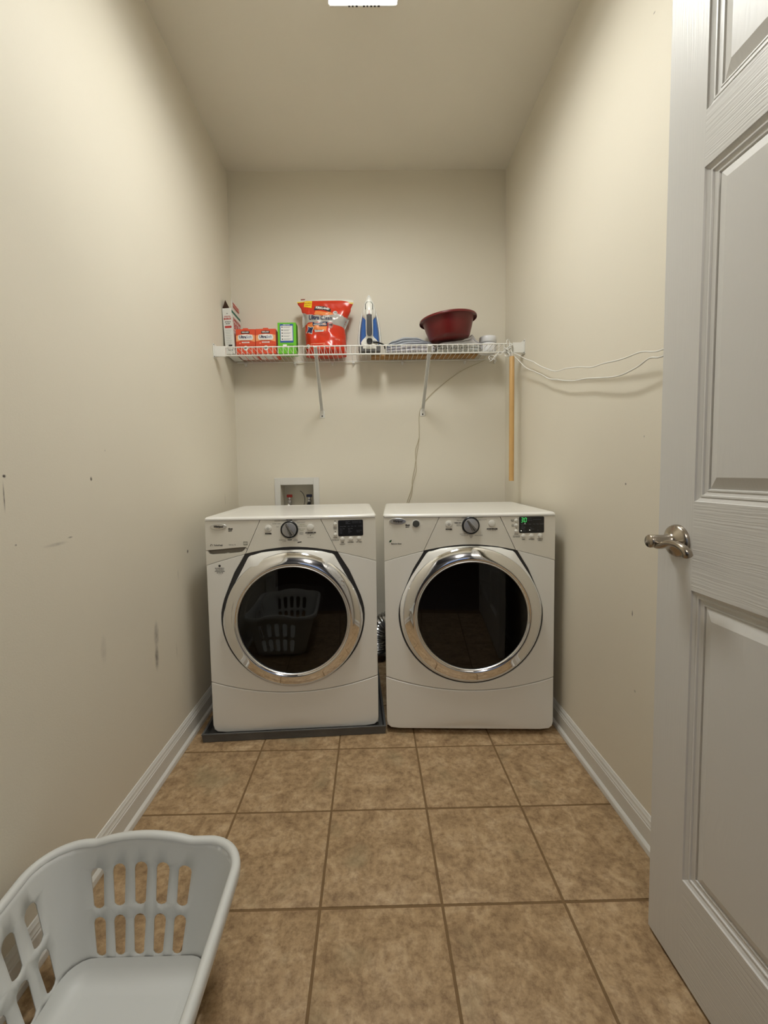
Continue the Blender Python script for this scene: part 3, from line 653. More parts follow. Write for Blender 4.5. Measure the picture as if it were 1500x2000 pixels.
for nm, x, col in (('hot_valve', -.054, rgb(160, 34, 22)), ('cold_valve', .062, rgb(24, 34, 66))):
    v = lathe(nm, [(0, -.055), (.011, -.055), (.011, -.012), (.0135, -.010), (.0135, .006), (.008, .010), (.006, .022), (0, .022)], M_steel, ob, Matrix.Translation((x, .048, .062)), 20)
    bm = bmesh.new(); add_box(bm, x-.0165, x+.0165, .042, .054, .0835, .1000); obj('valve_handle', bm, mat(nm+'_paint', col, .4), v, bevel=.003)
    tube('hose', spline([(x, .048, .052), (x, .018, .040), (x+.004, .010, .020), (x+.006, .008, .010)], 6), .0105, M_black if nm == 'cold_valve' else M_satin, v, 12)
tube('sensor_wire', spline([(.012, .030, .122), (.026, .030, .110), (.036, .030, .088), (.038, .030, .060), (.030, .026, .030)], 6), .0019, M_black, ob, 6)

# ================================================================== wire shelf with brackets
DZ, SY0 = 1.7125, 2.150
sh = tag(empty('wire_shelf', (0, YB, DZ)), 'white vinyl-coated wire shelf spanning the back wall above the machines', 'shelf')
def shelf_wire(k, x):
    bm = bmesh.new(); yb, yf = -.012, SY0-YB
    add_tube(bm, [(0, yb, .0032), (0, yf+.002, .0032), (0, yf-.0008, .0020), (0, yf-.0016, -.002), (0, yf-.0016, -.041)], .0014, 5)
    return bm
proto = None; x = -.708; k = 0
while x < .708:
    if proto is None: proto = obj('deck_wire', shelf_wire(k, x), M_wire, sh, smooth=60); o = proto
    else: o = proto.copy(); link(o, sh)
    o.location = (x, 0, 0); x += .0256; k += 1
yf = SY0-YB
for nm, y, z, xa, xb, r in (('back_rod', -.012, -.0012, -.745, .725, .0030), ('middle_rod', yf*.5, -.0012, -.715, .715, .0026), ('front_rod', yf+.0018, .0005, -.715, .715, .0034), ('lip_rod', yf+.0010, -.0405, -.715, .700, .0034)):
    tube(nm, [(xa, y, z), (xb, y, z)], r, M_wire, sh, 8)
for s, xw in ((-1, XL), (1, XR)):
    bm = bmesh.new(); a, b = sorted((xw-s*.0006, xw-s*.0042)); add_box(bm, a, b, yf-.014, yf+.034, -.052, .018)
    a, b = sorted((xw-s*.0040, xw-s*.058)); add_box(bm, a, b, yf-.005, yf+.0075, -.0455, .0055)
    e = obj('end_bracket', bm, M_wire, sh, bevel=.0015)
    for z in (.012, -.046):
        sb = lathe('screw', [(0, .0012), (.0035, .0008), (.0035, -.001), (0, -.001)], M_dkgrey, e, Matrix.Translation((xw-s*.0042, yf-.009, z)) @ Matrix.Rotation(-s*pi/2, 4, 'Y'), 10)
for x in (-.697, -.420, -.209, -.090, .188, .5435, .7157):
    bm = bmesh.new(); add_box(bm, x-.007, x+.007, -.0175, -.0005, -.0135, -.0045); add_box(bm, x-.004, x+.004, -.010, -.0005, -.022, -.0136)
    obj('wall_clip', bm, M_wire, sh, bevel=.0015)
for xt, xb, zb in ((-.2665, -.2735, 1.4085), (.3040, .3015, 1.4110)):
    P0 = Vector((xt, yf+.004, -.002)); P1 = Vector((xb, -.0075, zb+.030-DZ))
    bm = bmesh.new(); d = (P1-P0).normalized(); sd = Vector((1, 0, 0)); nn = d.cross(sd).normalized()
    w, h = .0075, .004
    for off, ww, hh in ((Vector((0, 0, 0)), w, .0014), (sd*w, .0012, .006), (-sd*w, .0012, .006)):
        q = []
        for P_ in (P0, P1):
            q.append([bm.verts.new(P_+off+sd*a*ww+nn*(b*hh+ (hh if ww < .002 else 0))) for a, b in ((-1, -1), (1, -1), (1, 1), (-1, 1))])
        for k in range(4): bm.faces.new((q[0][k], q[0][(k+1) % 4], q[1][(k+1) % 4], q[1][k]))
        bm.faces.new(q[0][::-1]); bm.faces.new(q[1])
    br = obj('support_bracket', bm, M_wire, sh, smooth=0)
    fp = obj('foot_plate', panel_bm([(xb-.014, zb-.010-DZ), (xb+.014, zb-.010-DZ), (xb+.014, zb+.022-DZ), (xb+.008, zb+.034-DZ), (xb-.008, zb+.034-DZ), (xb-.014, zb+.022-DZ)], lambda a, b: -.0036, .003), M_wire, br, bevel=.0008)
    lathe('screw', [(0, .0014), (.0042, .0010), (.0042, -.001), (0, -.001)], M_dkgrey, br, at(xb, -.0038, zb-DZ), 12)
    bm = bmesh.new(); add_tube(bm, [(xt-.010, yf+.003, .0015), (xt-.006, yf-.006, -.006), (xt+.006, yf-.006, -.006), (xt+.010, yf+.003, .0015)], .0035, 8); obj('bracket_hook', bm, M_wire, br)
TOPZ = DZ+.0049            # what lies on the deck rests here

# ================================================================== things on the shelf
# --- soap powder carton, open at the top, leaning on the left wall
cw, cd_, ch = .0485, .150, .236
ca = tag(empty('powder_carton', (-.7315, 2.287, TOPZ+.0014), rot=(0, radians(-2.9), 0)), 'tall white soap powder carton with open top leaning on the left wall', 'carton')
M_card = mat('card_white', rgb(226, 226, 220), .55); M_brown = mat('card_brown', rgb(92, 62, 46), .8); M_redp = mat('print_red', rgb(186, 52, 44), .55); M_greenp = mat('print_teal', rgb(24, 104, 86), .55)
bm = bmesh.new(); t_ = .0016; hx = cw/2
add_box(bm, -hx, hx, 0, t_, 0, ch); add_box(bm, -hx, hx, cd_-t_, cd_, 0, ch); add_box(bm, -hx, -hx+t_, t_, cd_-t_, 0, ch); add_box(bm, hx-t_, hx, t_, cd_-t_, 0, ch); add_box(bm, -hx+t_, hx-t_, t_, cd_-t_, 0, t_)
obj('carton_body', bm, M_card, ca, smooth=0)
def flap(nm, pts, m):
    bm = bmesh.new(); a = [bm.verts.new(p) for p in pts]; nv = (Vector(pts[1])-Vector(pts[0])).cross(Vector(pts[2])-Vector(pts[0])).normalized()*.0012
    b = [bm.verts.new(Vector(p)+nv) for p in pts]; n = len(pts); bm.faces.new(a[::-1]); bm.faces.new(b)
    for k in range(n): bm.faces.new((a[k], a[(k+1) % n], b[(k+1) % n], b[k]))
    return obj(nm, bm, m, ca, smooth=0)
flap('back_flap', [(-hx+.002, cd_-.002, ch), (hx-.002, cd_-.002, ch), (.000, cd_-.02, ch+.040)], M_brown)
flap('left_flap', [(-hx, .004, ch), (-hx, cd_-.004, ch), (-hx+.006, cd_-.01, ch+.030), (-.006, .006, ch+.044)], M_brown)
rf = flap('right_flap', [(hx-.0006, .002, ch), (hx-.0006, cd_-.004, ch), (hx+.004, cd_-.008, ch+.040), (hx+.003, .004, ch+.046)], M_card)
fz = lambda x, z: 0.0
text('lettering', 'BORAX', 0, .181, .0145, fz, M_redp, ca, bold=.0006, sx=.80); text('lettering', '20 MULE TEAM', 0, .1935, .0064, fz, M_redp, ca, bold=.0003, sx=.8)
text('lettering', 'All Natural', 0, .1655, .0068, fz, M_ink, ca, bold=.0003); text('lettering', 'Booster', 0, .1565, .0068, fz, M_ink, ca, bold=.0003)
decal('print_bar', rrect(-.018, .018, .134, .145, .004), fz, M_redp, ca); decal('emblem', [(-.005, .207), (.005, .207), (0, .212)], fz, mat('emblem_grey', rgb(120, 130, 120), .6), ca)
for k in range(9): decal('print_line', [(-.016, .122-k*.0088), (.014-(k % 3)*.003, .122-k*.0088), (.014-(k % 3)*.003, .1232-k*.0088), (-.016, .1232-k*.0088)], fz, mat('line_grey', rgb(158, 162, 156), .6), ca)
decal('barcode', [(-.006, .0400), (.013, .0400), (.013, .0480), (-.006, .0480)], fz, M_ink, ca)
text('lettering', '76 OZ', .002, .020, .0085, fz, M_ink, ca, bold=.0004)
def side_text(s, y, z, size, m, bold=.0008, sx=1):
    o = text('lettering', s, 0, z, size, fz, m, ca, bold=bold, sx=sx)
    for v in o.data.vertices: v.co = (hx+.0009, y+v.co.x, v.co.z)
side_text('BORAX', .080, .150, .042, M_redp, .0018, .85); side_text('20 MULE TEAM', .078, .186, .024, M_redp, .0012, .78)
def side_decal(nm, y0, y1, z0, z1, m): box(nm, hx+.0001, hx+.0007, y0, y1, z0, z1, m, ca, smooth=0)
side_decal('print_band', .001, cd_-.001, ch-.022, ch-.008, M_greenp); side_decal('print_rule', .006, cd_-.006, .170, .1725, M_redp); side_decal('print_rule', .006, cd_-.006, .125, .127, M_redp)
for z0, z1 in ((ch+.012, ch+.022), (ch+.027, ch+.036)):
    o = box('flap_print', hx+.0046, hx+.0052, .02, .12, z0, z1, mat('print_redpale', rgb(196, 96, 84), .6), rf, smooth=0)
# --- two orange dryer-sheet boxes
M_or = mat('box_orange', rgb(226, 82, 48), .42); M_orp = mat('box_orange_pale', rgb(246, 168, 112), .45); M_whp = mat('print_white', rgb(240, 238, 234), .5); M_navy = mat('print_navy', rgb(36, 40, 78), .5); M_blk = mat('print_black', rgb(28, 24, 26), .5); M_bluep = mat('print_blue', rgb(84, 116, 170), .5)
def sheet_box(x0, x1, y, label):
    w = x1-x0; h = .128; r = tag(empty('dryer_sheet_box', ((x0+x1)/2, y, TOPZ+.0008)), label, 'box', 'orange boxes of dryer sheets')
    box('carton_body', -w/2, w/2, 0, .125, 0, h, M_or, r, bevel=.0012)
    obj('lid_tab', panel_bm([(-.018, h-.002), (.018, h-.002), (.012, h+.006), (-.012, h+.006)], lambda a, b: .004, .002), M_or, r, smooth=0)
    decal('pale_band', [(-w/2+.0015, .064), (-w/2+.0015, .094), (-.02, .101), (.02, .101), (w/2-.0015, .096), (w/2-.0015, .062), (.02, .069), (-.02, .069)], fz, M_orp, r)
    decal('white_patch', [(-.036, .0715), (.036, .0715), (.041, .082), (.036, .0985), (0, .1015), (-.036, .0975), (-.041, .082)], fz, M_whp, r, lift=.0011)
    decal('brand_banner', [(-.022, .105), (.022, .105), (.022, .1165), (0, .1185), (-.022, .1165)], fz, M_blk, r, lift=.0011)
    text('lettering', 'KIRKLAND', 0, .1112, .0080, fz, M_whp, r, bold=.0004, lift=.0022, sx=.92)
    text('lettering', 'Ultra', -.0335, .0865, .0195, fz, M_navy, r, bold=.0007, align='LEFT', lift=.0022, sx=.92); text('lettering', 'Soft', .0045, .0865, .0195, fz, M_bluep, r, align='LEFT', lift=.0022, sx=.92)
    text('lettering', 'FABRIC SOFTENER SHEETS', 0, .0680, .0050, fz, M_ink, r, lift=.0022); decal('scent_bar', rrect(-.020, .020, .0560, .0625, .002), fz, M_whp, r, lift=.0011); text('lettering', 'FRESH SCENT', 0, .0592, .0048, fz, M_redp, r, lift=.0022)
    decal('fold_line', [(-w/2+.001, .0445), (w/2-.001, .0445), (w/2-.001, .0453), (-w/2+.001, .0453)], fz, mat('fold_dark', rgb(160, 46, 24), .5), r)
    decal('flower_mark', arc(-.030, .055, .0040, 0, 330, 11), fz, mat('flower_pink', rgb(255, 150, 120), .5), r)
    decal('count_disc', arc(0, .029, .0125, 0, 345, 23), fz, M_whp, r, lift=.0011); text('lettering', '250', 0, .0295, .0105, fz, M_blk, r, bold=.0006, lift=.0022)
    # printed base, seen through the wires from below
    for a, b, m in ((-w/2+.003, -w/2+.030, M_whp), (-w/2+.034, w/2-.032, M_whp), (w/2-.028, w/2-.012, M_whp)): box('base_print', a, b, .012, .115, -.0007, -.0001, m, r, smooth=0)
    return r
sheet_box(-.7010, -.5995, 2.288, 'orange dryer-sheet box next to the white powder carton')
sheet_box(-.5968, -.4905, 2.286, 'orange dryer-sheet box next to the green box')
# --- green box
gb = tag(empty('green_box', (-.4320, 2.287, TOPZ)), 'bright green box with a white and blue instruction panel', 'box')
M_green = mat('box_green', rgb(108, 196, 40), .4); gw = .0965; gh = .160
box('carton_body', -gw/2, gw/2, 0, .06, 0, gh, M_green, gb, bevel=.0012)
decal('panel_frame', rrect(-gw/2+.012, gw/2-.014, .056, .152, .002), fz, mat('print_blue2', rgb(52, 92, 164), .5), gb)
decal('panel_paper', [(-gw/2+.016, .066), (gw/2-.018, .066), (gw/2-.018, .143), (-gw/2+.016, .143)], fz, M_whp, gb, lift=.0011)
text('lettering', 'DIRECTIONS', -.001, .1475, .0062, fz, M_whp, gb, lift=.0022, bold=.0002)
for k in range(5):
    z = .136-k*.0155; decal('step_mark', arc(-gw/2+.024, z, .0032, 0, 330, 9), fz, M_ink, gb, lift=.0022)
    for j in range(2): decal('print_line', [(-.018, z+.0012-j*.0042), (.022-j*.006-(k % 2)*.005, z+.0012-j*.0042), (.022-j*.006-(k % 2)*.005, z+.0022-j*.0042), (-.018, z+.0022-j*.0042)], fz, mat('line_grey2', rgb(150, 152, 156), .6), gb, lift=.0022)
decal('label_patch', [(-.022, .036), (-.002, .036), (-.002, .047), (-.022, .047)], fz, M_whp, gb)
for j in range(4): decal('print_line', [(.006, .044-j*.0036), (.034, .044-j*.0036), (.034, .0452-j*.0036), (.006, .0452-j*.0036)], fz, mat('line_darkgreen', rgb(40, 96, 20), .6), gb)
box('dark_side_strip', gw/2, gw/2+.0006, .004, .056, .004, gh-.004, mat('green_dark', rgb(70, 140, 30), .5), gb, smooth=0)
# --- big red pouch of detergent packs
bg = tag(empty('detergent_pouch', (-.2357, 2.365, TOPZ)), 'large red plastic detergent pouch with grey band and yellow sticker', 'pouch')
KX, KZ = .00271, .00263
def edge_x(z, L):
    pts = L
    for (z0, x0), (z1, x1) in zip(pts, pts[1:]):
        if z <= z1: 
            t = max(0, (z-z0)/(z1-z0)); t = t*t*(3-2*t); return x0+(x1-x0)*t
    return pts[-1][1]
EL = [(0, -.108), (.05, -.110), (.12, -.112), (.20, -.108), (.25, -.128), (.288, -.148), (.302, -.148)]
ER = [(0, .112), (.05, .113), (.10, .111), (.15, .106), (.20, .122), (.25, .140), (.288, .153), (.300, .154)]
def pouch_half(z):
    t = z/.30
    return (.072*(1-t)**.75+.004)*min(1, .55+z/.05)
def pouch_front(x, z):
    l, r = edge_x(z, EL), edge_x(z, ER); u = max(-1, min(1, (2*x-l-r)/(r-l)))
    base = pouch_half(z)*max(0, 1-abs(u)**2.6)**.6
    cr = .0075*noise.noise(Vector((x*16, z*13, 3.1)))+.0040*noise.noise(Vector((x*38+z*22, z*30-x*12, 1.7)))
    dg = sin((x*.9+z*1.1)*58+2*noise.noise(Vector((x*9, z*9, 8))))*.0016
    return -(base+(cr+dg)*min(1, (1-u*u)*3)*min(1, max(0, (.285-z)/.04)))
bm = bmesh.new(); NX, NZ = 44, 52; F, Bk = [], []
for j in range(NZ+1):
    z = .298*j/NZ; l, r = edge_x(z, EL), edge_x(z, ER)
    F.append([bm.verts.new((l+(r-l)*i/NX, pouch_front(l+(r-l)*i/NX, z)-.0004, z)) for i in range(NX+1)])
    Bk.append([bm.verts.new((l+(r-l)*i/NX, min(.070, pouch_half(z)*.9*max(0, 1-abs(2*i/NX-1)**2.6)**.6)+.0004, z)) for i in range(NX+1)])
for j in range(NZ):
    for i in range(NX):
        bm.faces.new((F[j][i], F[j][i+1], F[j+1][i+1], F[j+1][i])); bm.faces.new((Bk[j][i+1], Bk[j][i], Bk[j+1][i], Bk[j+1][i+1]))
    bm.faces.new((Bk[j][0], F[j][0], F[j+1][0], Bk[j+1][0])); bm.faces.new((F[j][NX], Bk[j][NX], Bk[j+1][NX], F[j+1][NX]))
for i in range(NX):
    bm.faces.new((F[NZ][i], F[NZ][i+1], Bk[NZ][i+1], Bk[NZ][i])); bm.faces.new((F[0][i+1], F[0][i], Bk[0][i], Bk[0][i+1]))
obj('pouch_body', bm, mat('pouch_red', rgb(212, 56, 28), .24), bg, smooth=80)
def Q(*pts): return [((u-634)*KX, (691-v)*KZ) for u, v in pts]     # artwork drawn in the pouch's own print units
M_silver = mat('pouch_silver', rgb(186, 182, 176), .3, .25)
pf = pouch_front; G8 = (.006, .006)
decal('grey_band', Q((588, 632), (596, 627), (606, 624), (618, 625), (632, 628), (646, 629), (660, 632), (673, 637), (677, 628), (682, 616), (670, 611), (659, 607), (648, 610), (634, 611), (620, 609), (606, 607), (594, 604), (589, 602)), pf, M_silver, bg, G8, .0008)
decal('orange_glow', Q((616, 600), (646, 603), (652, 609), (634, 611), (613, 608)), pf, mat('print_orange', rgb(240, 140, 70), .35), bg, G8, .0012)
decal('orange_glow', Q((598, 627), (612, 625), (640, 630), (637, 645), (604, 640), (599, 633)), pf, mat('print_orange', rgb(240, 140, 70), .35), bg, G8, .0012)
decal('brand_banner', Q((613, 599), (615, 591), (622, 589.5), (634, 591), (646, 596), (646, 603.5), (636, 600.5), (624, 598)), pf, M_blk, bg, G8, .0018)
text('lettering', 'KIRKLAND', *Q((630, 595.2))[0], .0165, pf, M_whp, bg, bold=.0008, sx=.92, lift=.0034, rot=-.13)
text('lettering', 'Ultra', *Q((602, 614))[0], .0330, pf, M_navy, bg, align='LEFT', bold=.0012, sx=.86, lift=.0030, rot=-.09); text('lettering', 'Clean', *Q((625.5, 616.2))[0], .0300, pf, M_navy, bg, align='LEFT', bold=.0003, sx=.92, lift=.0030, rot=-.06)
decal('blue_panel', Q((610, 624), (640, 625), (640, 634), (612, 634), (610, 630)), pf, M_navy, bg, G8, .0018)
text('lettering', 'TOUGH STAIN', *Q((625, 627.5))[0], .0092, pf, M_whp, bg, bold=.0002, lift=.0034); text('lettering', 'FIGHTING POWER', *Q((625, 631.3))[0], .0092, pf, M_whp, bg, bold=.0002, lift=.0034, sx=.9)
star = [(600, 630.5), (605.5, 634), (613, 635), (610, 642), (609, 650), (603, 646.5), (596, 645), (600, 638)]
decal('pack_outline', Q(*star), pf, M_whp, bg, G8, .0018)
c_ = (604.6, 640.2); decal('pack_picture', Q(*[(c_[0]+(u-c_[0])*.82, c_[1]+(v-c_[1])*.82) for u, v in star]), pf, M_navy, bg, G8, .0026)
for u in (602.5, 607.8): decal('pack_shine', Q(*[(u+1.3*cos(a*pi/6), 636.5+1.7*sin(a*pi/6)) for a in range(12)]), pf, M_bluep, bg, G8, .0034)
decal('scent_label', Q((614, 641), (633, 641.5), (632, 646), (615, 645.5)), pf, M_whp, bg, G8, .0018); text('lettering', 'FRESH SCENT', *Q((623.5, 643.6))[0], .0078, pf, M_ink, bg, lift=.0034)
decal('round_seal', Q(*[(646+5*cos(a*pi/9), 632+7.2*sin(a*pi/9)) for a in range(18)]), pf, mat('seal_pink', rgb(176, 104, 92), .4), bg, G8, .0018); text('lettering', 'HE', *Q((646, 632))[0], .016, pf, M_blk, bg, bold=.0006, lift=.0034)
decal('count_disc', Q(*[(655+4.4*cos(a*pi/9), 605+3.6*sin(a*pi/9)) for a in range(18)]), pf, M_whp, bg, G8, .0026); text('lettering', '152', *Q((655, 605))[0], .0130, pf, M_blk, bg, bold=.0004, lift=.0042)
decal('warning_disc', Q(*[(600+4.3*cos(a*pi/9), 673+4.3*sin(a*pi/9)) for a in range(18)]), pf, M_whp, bg, G8, .0018); decal('warning_figure', Q((597.5, 670.5), (600, 672), (602.5, 670), (601, 673.5), (602.5, 676.5), (600, 674.5), (597.5, 676)), pf, M_blk, bg, G8, .0030)
for u, v, w_ in ((606, 670, 9), (615, 670.5, 20), (606, 673, 30), (606, 675.5, 26), (592, 671, 3.5), (592, 674, 3.5)): decal('print_line', Q((u, v+.5), (u+w_, v+.6), (u+w_, v-.5), (u, v-.5)), pf, mat('print_pink', rgb(246, 170, 140), .4), bg, G8, .0018)
text('lettering', '4.8 kg', *Q((659, 662))[0], .0110, pf, mat('print_pink', rgb(246, 170, 140), .4), bg, lift=.0030)
# resealable top strip and yellow price sticker
bm = bmesh.new()
tp = [(-.149, .2990), (-.10, .3035), (-.03, .3060), (.05, .3060), (.11, .3035), (.153, .3000), (.155, .2850), (.11, .2895), (.05, .2935), (-.03, .2950), (-.10, .2945), (-.149, .2915)]
obj('zip_strip', panel_bm(tp, lambda a, b: -.0052+.0006*sin(a*40), .0075, (), (.02, .01)), mat('strip_white', rgb(226, 222, 206), .35), bg, smooth=40)
obj('yellow_edge', panel_bm([(-.149, .2925), (-.10, .2955), (-.03, .2958), (.05, .2945), (.11, .2905), (.155, .2862), (.154, .2790), (.11, .2840), (.05, .2885), (-.03, .2905), (-.10, .2905), (-.149, .2870)], lambda a, b: -.0064, .0045, (), (.02, .01)), mat('edge_yellow', rgb(240, 206, 70), .35), bg, smooth=40)
st = decal('price_sticker', Q((594, 579), (609, 578.5), (608, 594), (592.5, 590.5)), lambda x, z: min(pf(x, z), -.0075), mat('sticker_yellow', rgb(246, 214, 24), .4), bg, G8, .0020)
for v, s in ((583.5, 'BUY MORE'), (588, '$4.50 OFF')): text('lettering', s, *Q((601, v))[0], .0072, lambda x, z: min(pf(x, z), -.0075), M_redp, st, lift=.0036, bold=.0002)
obj('hang_tab', panel_bm([(-.130, .300), (-.107, .300), (-.107, .310), (-.130, .309)], lambda a, b: -.002, .002), mat('tab_brown', rgb(140, 60, 44), .5), bg, smooth=0)
# --- steam iron standing on its heel
ir = tag(empty('steam_iron', (.0040, 2.262, TOPZ)), 'blue and white steam iron standing upright on its heel', 'iron'); ir.scale = (1.05, .80, 1.084)
def sole(sc=1.0, top=.291, bot=.0, wmax=.0605):
    P = [(0, top), (.012, top-.017), (.026, top-.049), (.040, top-.093), (.052, top-.146), (.0590, top-.198), (wmax, top-.232), (.0585, top-.262), (.056, bot)]
    R = spline([(x*sc, 0, z) for x, z in P], 4); R = [(p.x, p.z) for p in R]
    return R+[(-x, z) for x, z in reversed(R[1:])]
def loft(name, loops, m, parent, **k):
    bm = bmesh.new(); L = [[bm.verts.new((x, y, z)) for x, z in pts] for y, pts in loops]; n = len(L[0])
    for A_, B_ in zip(L, L[1:]):
        for i in range(n): bm.faces.new((A_[i], A_[(i+1) % n], B_[(i+1) % n], B_[i]))
    bm.faces.new(L[0]); bm.faces.new(L[-1][::-1]); return obj(name, bm, m, parent, **k)
def shrink(pts, dx, c=(0, .12)):
    w = max(p[0] for p in pts); h = max(p[1] for p in pts)
    return [(x*(1-dx/w), c[1]+(z-c[1])*(1-dx/(h-c[1])) if z > c[1] else z) for x, z in pts]
so = sole(bot=.018)
loft('soleplate', [(.098, so), (.089, so)], mat('soleplate_steel', (.16, .16, .17, 1), .35, .6), ir, smooth=40)
loft('white_skirt', [(.0888, shrink(so, .0015)), (.080, shrink(so, .0015)), (.074, shrink(so, .004))], M_button, ir, smooth=40)
s2_ = shrink(so, .0120); loft('water_tank', [(.0738, s2_), (.060, shrink(so, .0130)), (.042, shrink(so, .019)), (.034, shrink(so, .027))], mat('tank_blue', rgb(52, 98, 170), .12, var=.15, vscale=20), ir, smooth=50)
loft('dark_rim', [(.0739, shrink(so, .0100)), (.0722, shrink(so, .0098)), (.0715, shrink(so, .0120))], M_dkgrey, ir, smooth=40)
nose = [(0, .270), (.013, .256), (.026, .230), (.0325, .205), (.034, .185), (.030, .168), (.022, .156), (.014, .150)]; nose = [(p.x, p.z) for p in spline([(x, 0, z) for x, z in nose], 4)]; nose = nose+[(-x, z) for x, z in reversed(nose[1:])]
loft('nose_cap', [(.062, nose), (.040, nose), (.024, [(x*.86, .2+(z-.2)*.9) for x, z in nose]), (.018, [(x*.6, .2+(z-.2)*.7) for x, z in nose])], M_button, ir, smooth=50)
# handle bow
hb = spline([(0, .034, .236), (0, .010, .222), (0, -.006, .196), (0, -.010, .150), (0, -.008, .100), (0, .000, .066), (0, .014, .048)], 6)
bm = bmesh.new(); add_tube(bm, hb, lambda t: .0165+.002*sin(t*pi), 14, flat=.75); hdl = obj('handle', bm, M_button, ir, smooth=60)
gp = [(0, .215-.0), (.009, .21), (.0125, .19), (.0135, .13), (.0135, .085), (.010, .071), (0, .067)]; gp = [(p.x, p.z) for p in spline([(x, 0, z) for x, z in gp], 4)]; gp = gp+[(-x, z) for x, z in reversed(gp[1:-1])]
gy = lambda x, z: -.0235-.0035*(1-(x/.0145)**2)+(.00*z)
obj('grip', panel_bm([(x, z) for x, z in gp if True], lambda x, z: gy(x, z)+max(0, (z-.165))*.33+max(0, (.10-z))*.12, .008, (), (.006, .01)), mat('grip_charcoal', rgb(66, 64, 66), .6), hdl, smooth=40, bevel=.001)
dl = lathe('temperature_dial', [(0, -.004), (.0150, -.004), (.0145, .003), (.0125, .005), (0, .0058)], M_button, hdl, at(0, -.020, .1745), 32)
obj('dial_line', panel_bm([(-.0009, .163), (.0009, .163), (.0009, .187), (-.0009, .187)], lambda x, z: -.0264, .0010), M_redp, dl, smooth=0)
btn = [(-.0165, .196), (.0165, .196), (.0165, .220), (.010, .232), (-.010, .232), (-.0165, .220)]
obj('steam_button', panel_bm(btn, lambda x, z: -.016+(z-.196)*.45, .014), mat('button_cream', rgb(206, 206, 196), .35), hdl, smooth=30, bevel=.002)
obj('button_surround', panel_bm([(x*1.18, .213+(z-.213)*1.14) for x, z in btn], lambda x, z: -.0125+(z-.196)*.45, .010), M_dkgrey, hdl, smooth=30, bevel=.002)
# heel: white bracket with a dark pivot, grey heel block
yoke = [(-.016, .075), (.016, .075), (.022, .066), (.034, .056), (.043, .044), (.042, .032), (.032, .030), (.034, .012), (-.034, .012), (-.034, .030), (-.042, .032), (-.043, .044), (-.034, .056), (-.022, .066)]
yk = obj('heel_bracket', panel_bm(yoke, lambda x, z: -.006+abs(x)*.35, .030, (), (.01, .01)), M_button, ir, smooth=35, bevel=.003)
lathe('cord_pivot', [(.0150, -.004), (.0150, .0050), (.0125, .0070), (0, .0055)], M_black, yk, at(0, -.004, .0465), 28)
bm = bmesh.new(); add_box(bm, -.054, .054, .010, .086, 0, .030); obj('heel', bm, mat('heel_grey', rgb(92, 90, 88), .55), ir, bevel=.005, bseg=3)
tube('iron_cord', spline([(.018, -.002, .044), (.034, -.004, .041), (.052, -.002, .036), (.070, .006, .030), (.078, .022, .014)], 6), lambda t: .0060-.0025*min(1, t*2), M_black, ir, 10)
# --- wooden plank under the cloths
pk = box('wooden_plank', .010, .598, 2.366, 2.438, TOPZ, TOPZ+.013, M_board, bevel=.002); tag(pk, 'narrow brown wooden plank lying on the shelf under the folded cloths', 'plank')
# --- folded cloths
def cloth_mat(name, c, c2, sc):
    N = NT(name); b = N.b; b.inputs['Roughness'].default_value = .9; b.inputs['Specular IOR Level'].default_value = .1
    tc = N.n('ShaderNodeTexCoord'); wv = N.n('ShaderNodeTexNoise', i_Scale=sc, i_Detail=2.0); N.l(tc.outputs['Object'], wv.inputs['Vector'])
    mx = N.n('ShaderNodeMix', data_type='RGBA'); mx.inputs[6].default_value = c; mx.inputs[7].default_value = c2; N.l(wv.outputs['Fac'], mx.inputs[0]); N.l(mx.outputs[2], b.inputs['Base Color'])
    bp = N.n('ShaderNodeBump', i_Strength=.2, i_Distance=.001); N.l(wv.outputs['Fac'], bp.inputs['Height']); N.l(bp.outputs[0], b.inputs['Normal']); return N.m
M_cg = cloth_mat('cloth_grey', rgb(192, 196, 204), rgb(160, 164, 174), 160.0); M_cl = cloth_mat('cloth_lilac', rgb(204, 200, 206), rgb(176, 174, 182), 160.0); M_cw = cloth_mat('cloth_white', rgb(222, 220, 222), rgb(206, 206, 210), 120.0); M_cw2 = cloth_mat('cloth_offwhite', rgb(208, 210, 206), rgb(186, 188, 186), 160.0)
PT = .0145
def floor_z(y): 
    t = max(0, min(1, (y-2.308)/.02)); return TOPZ+.0006+PT*t*t*(3-2*t)
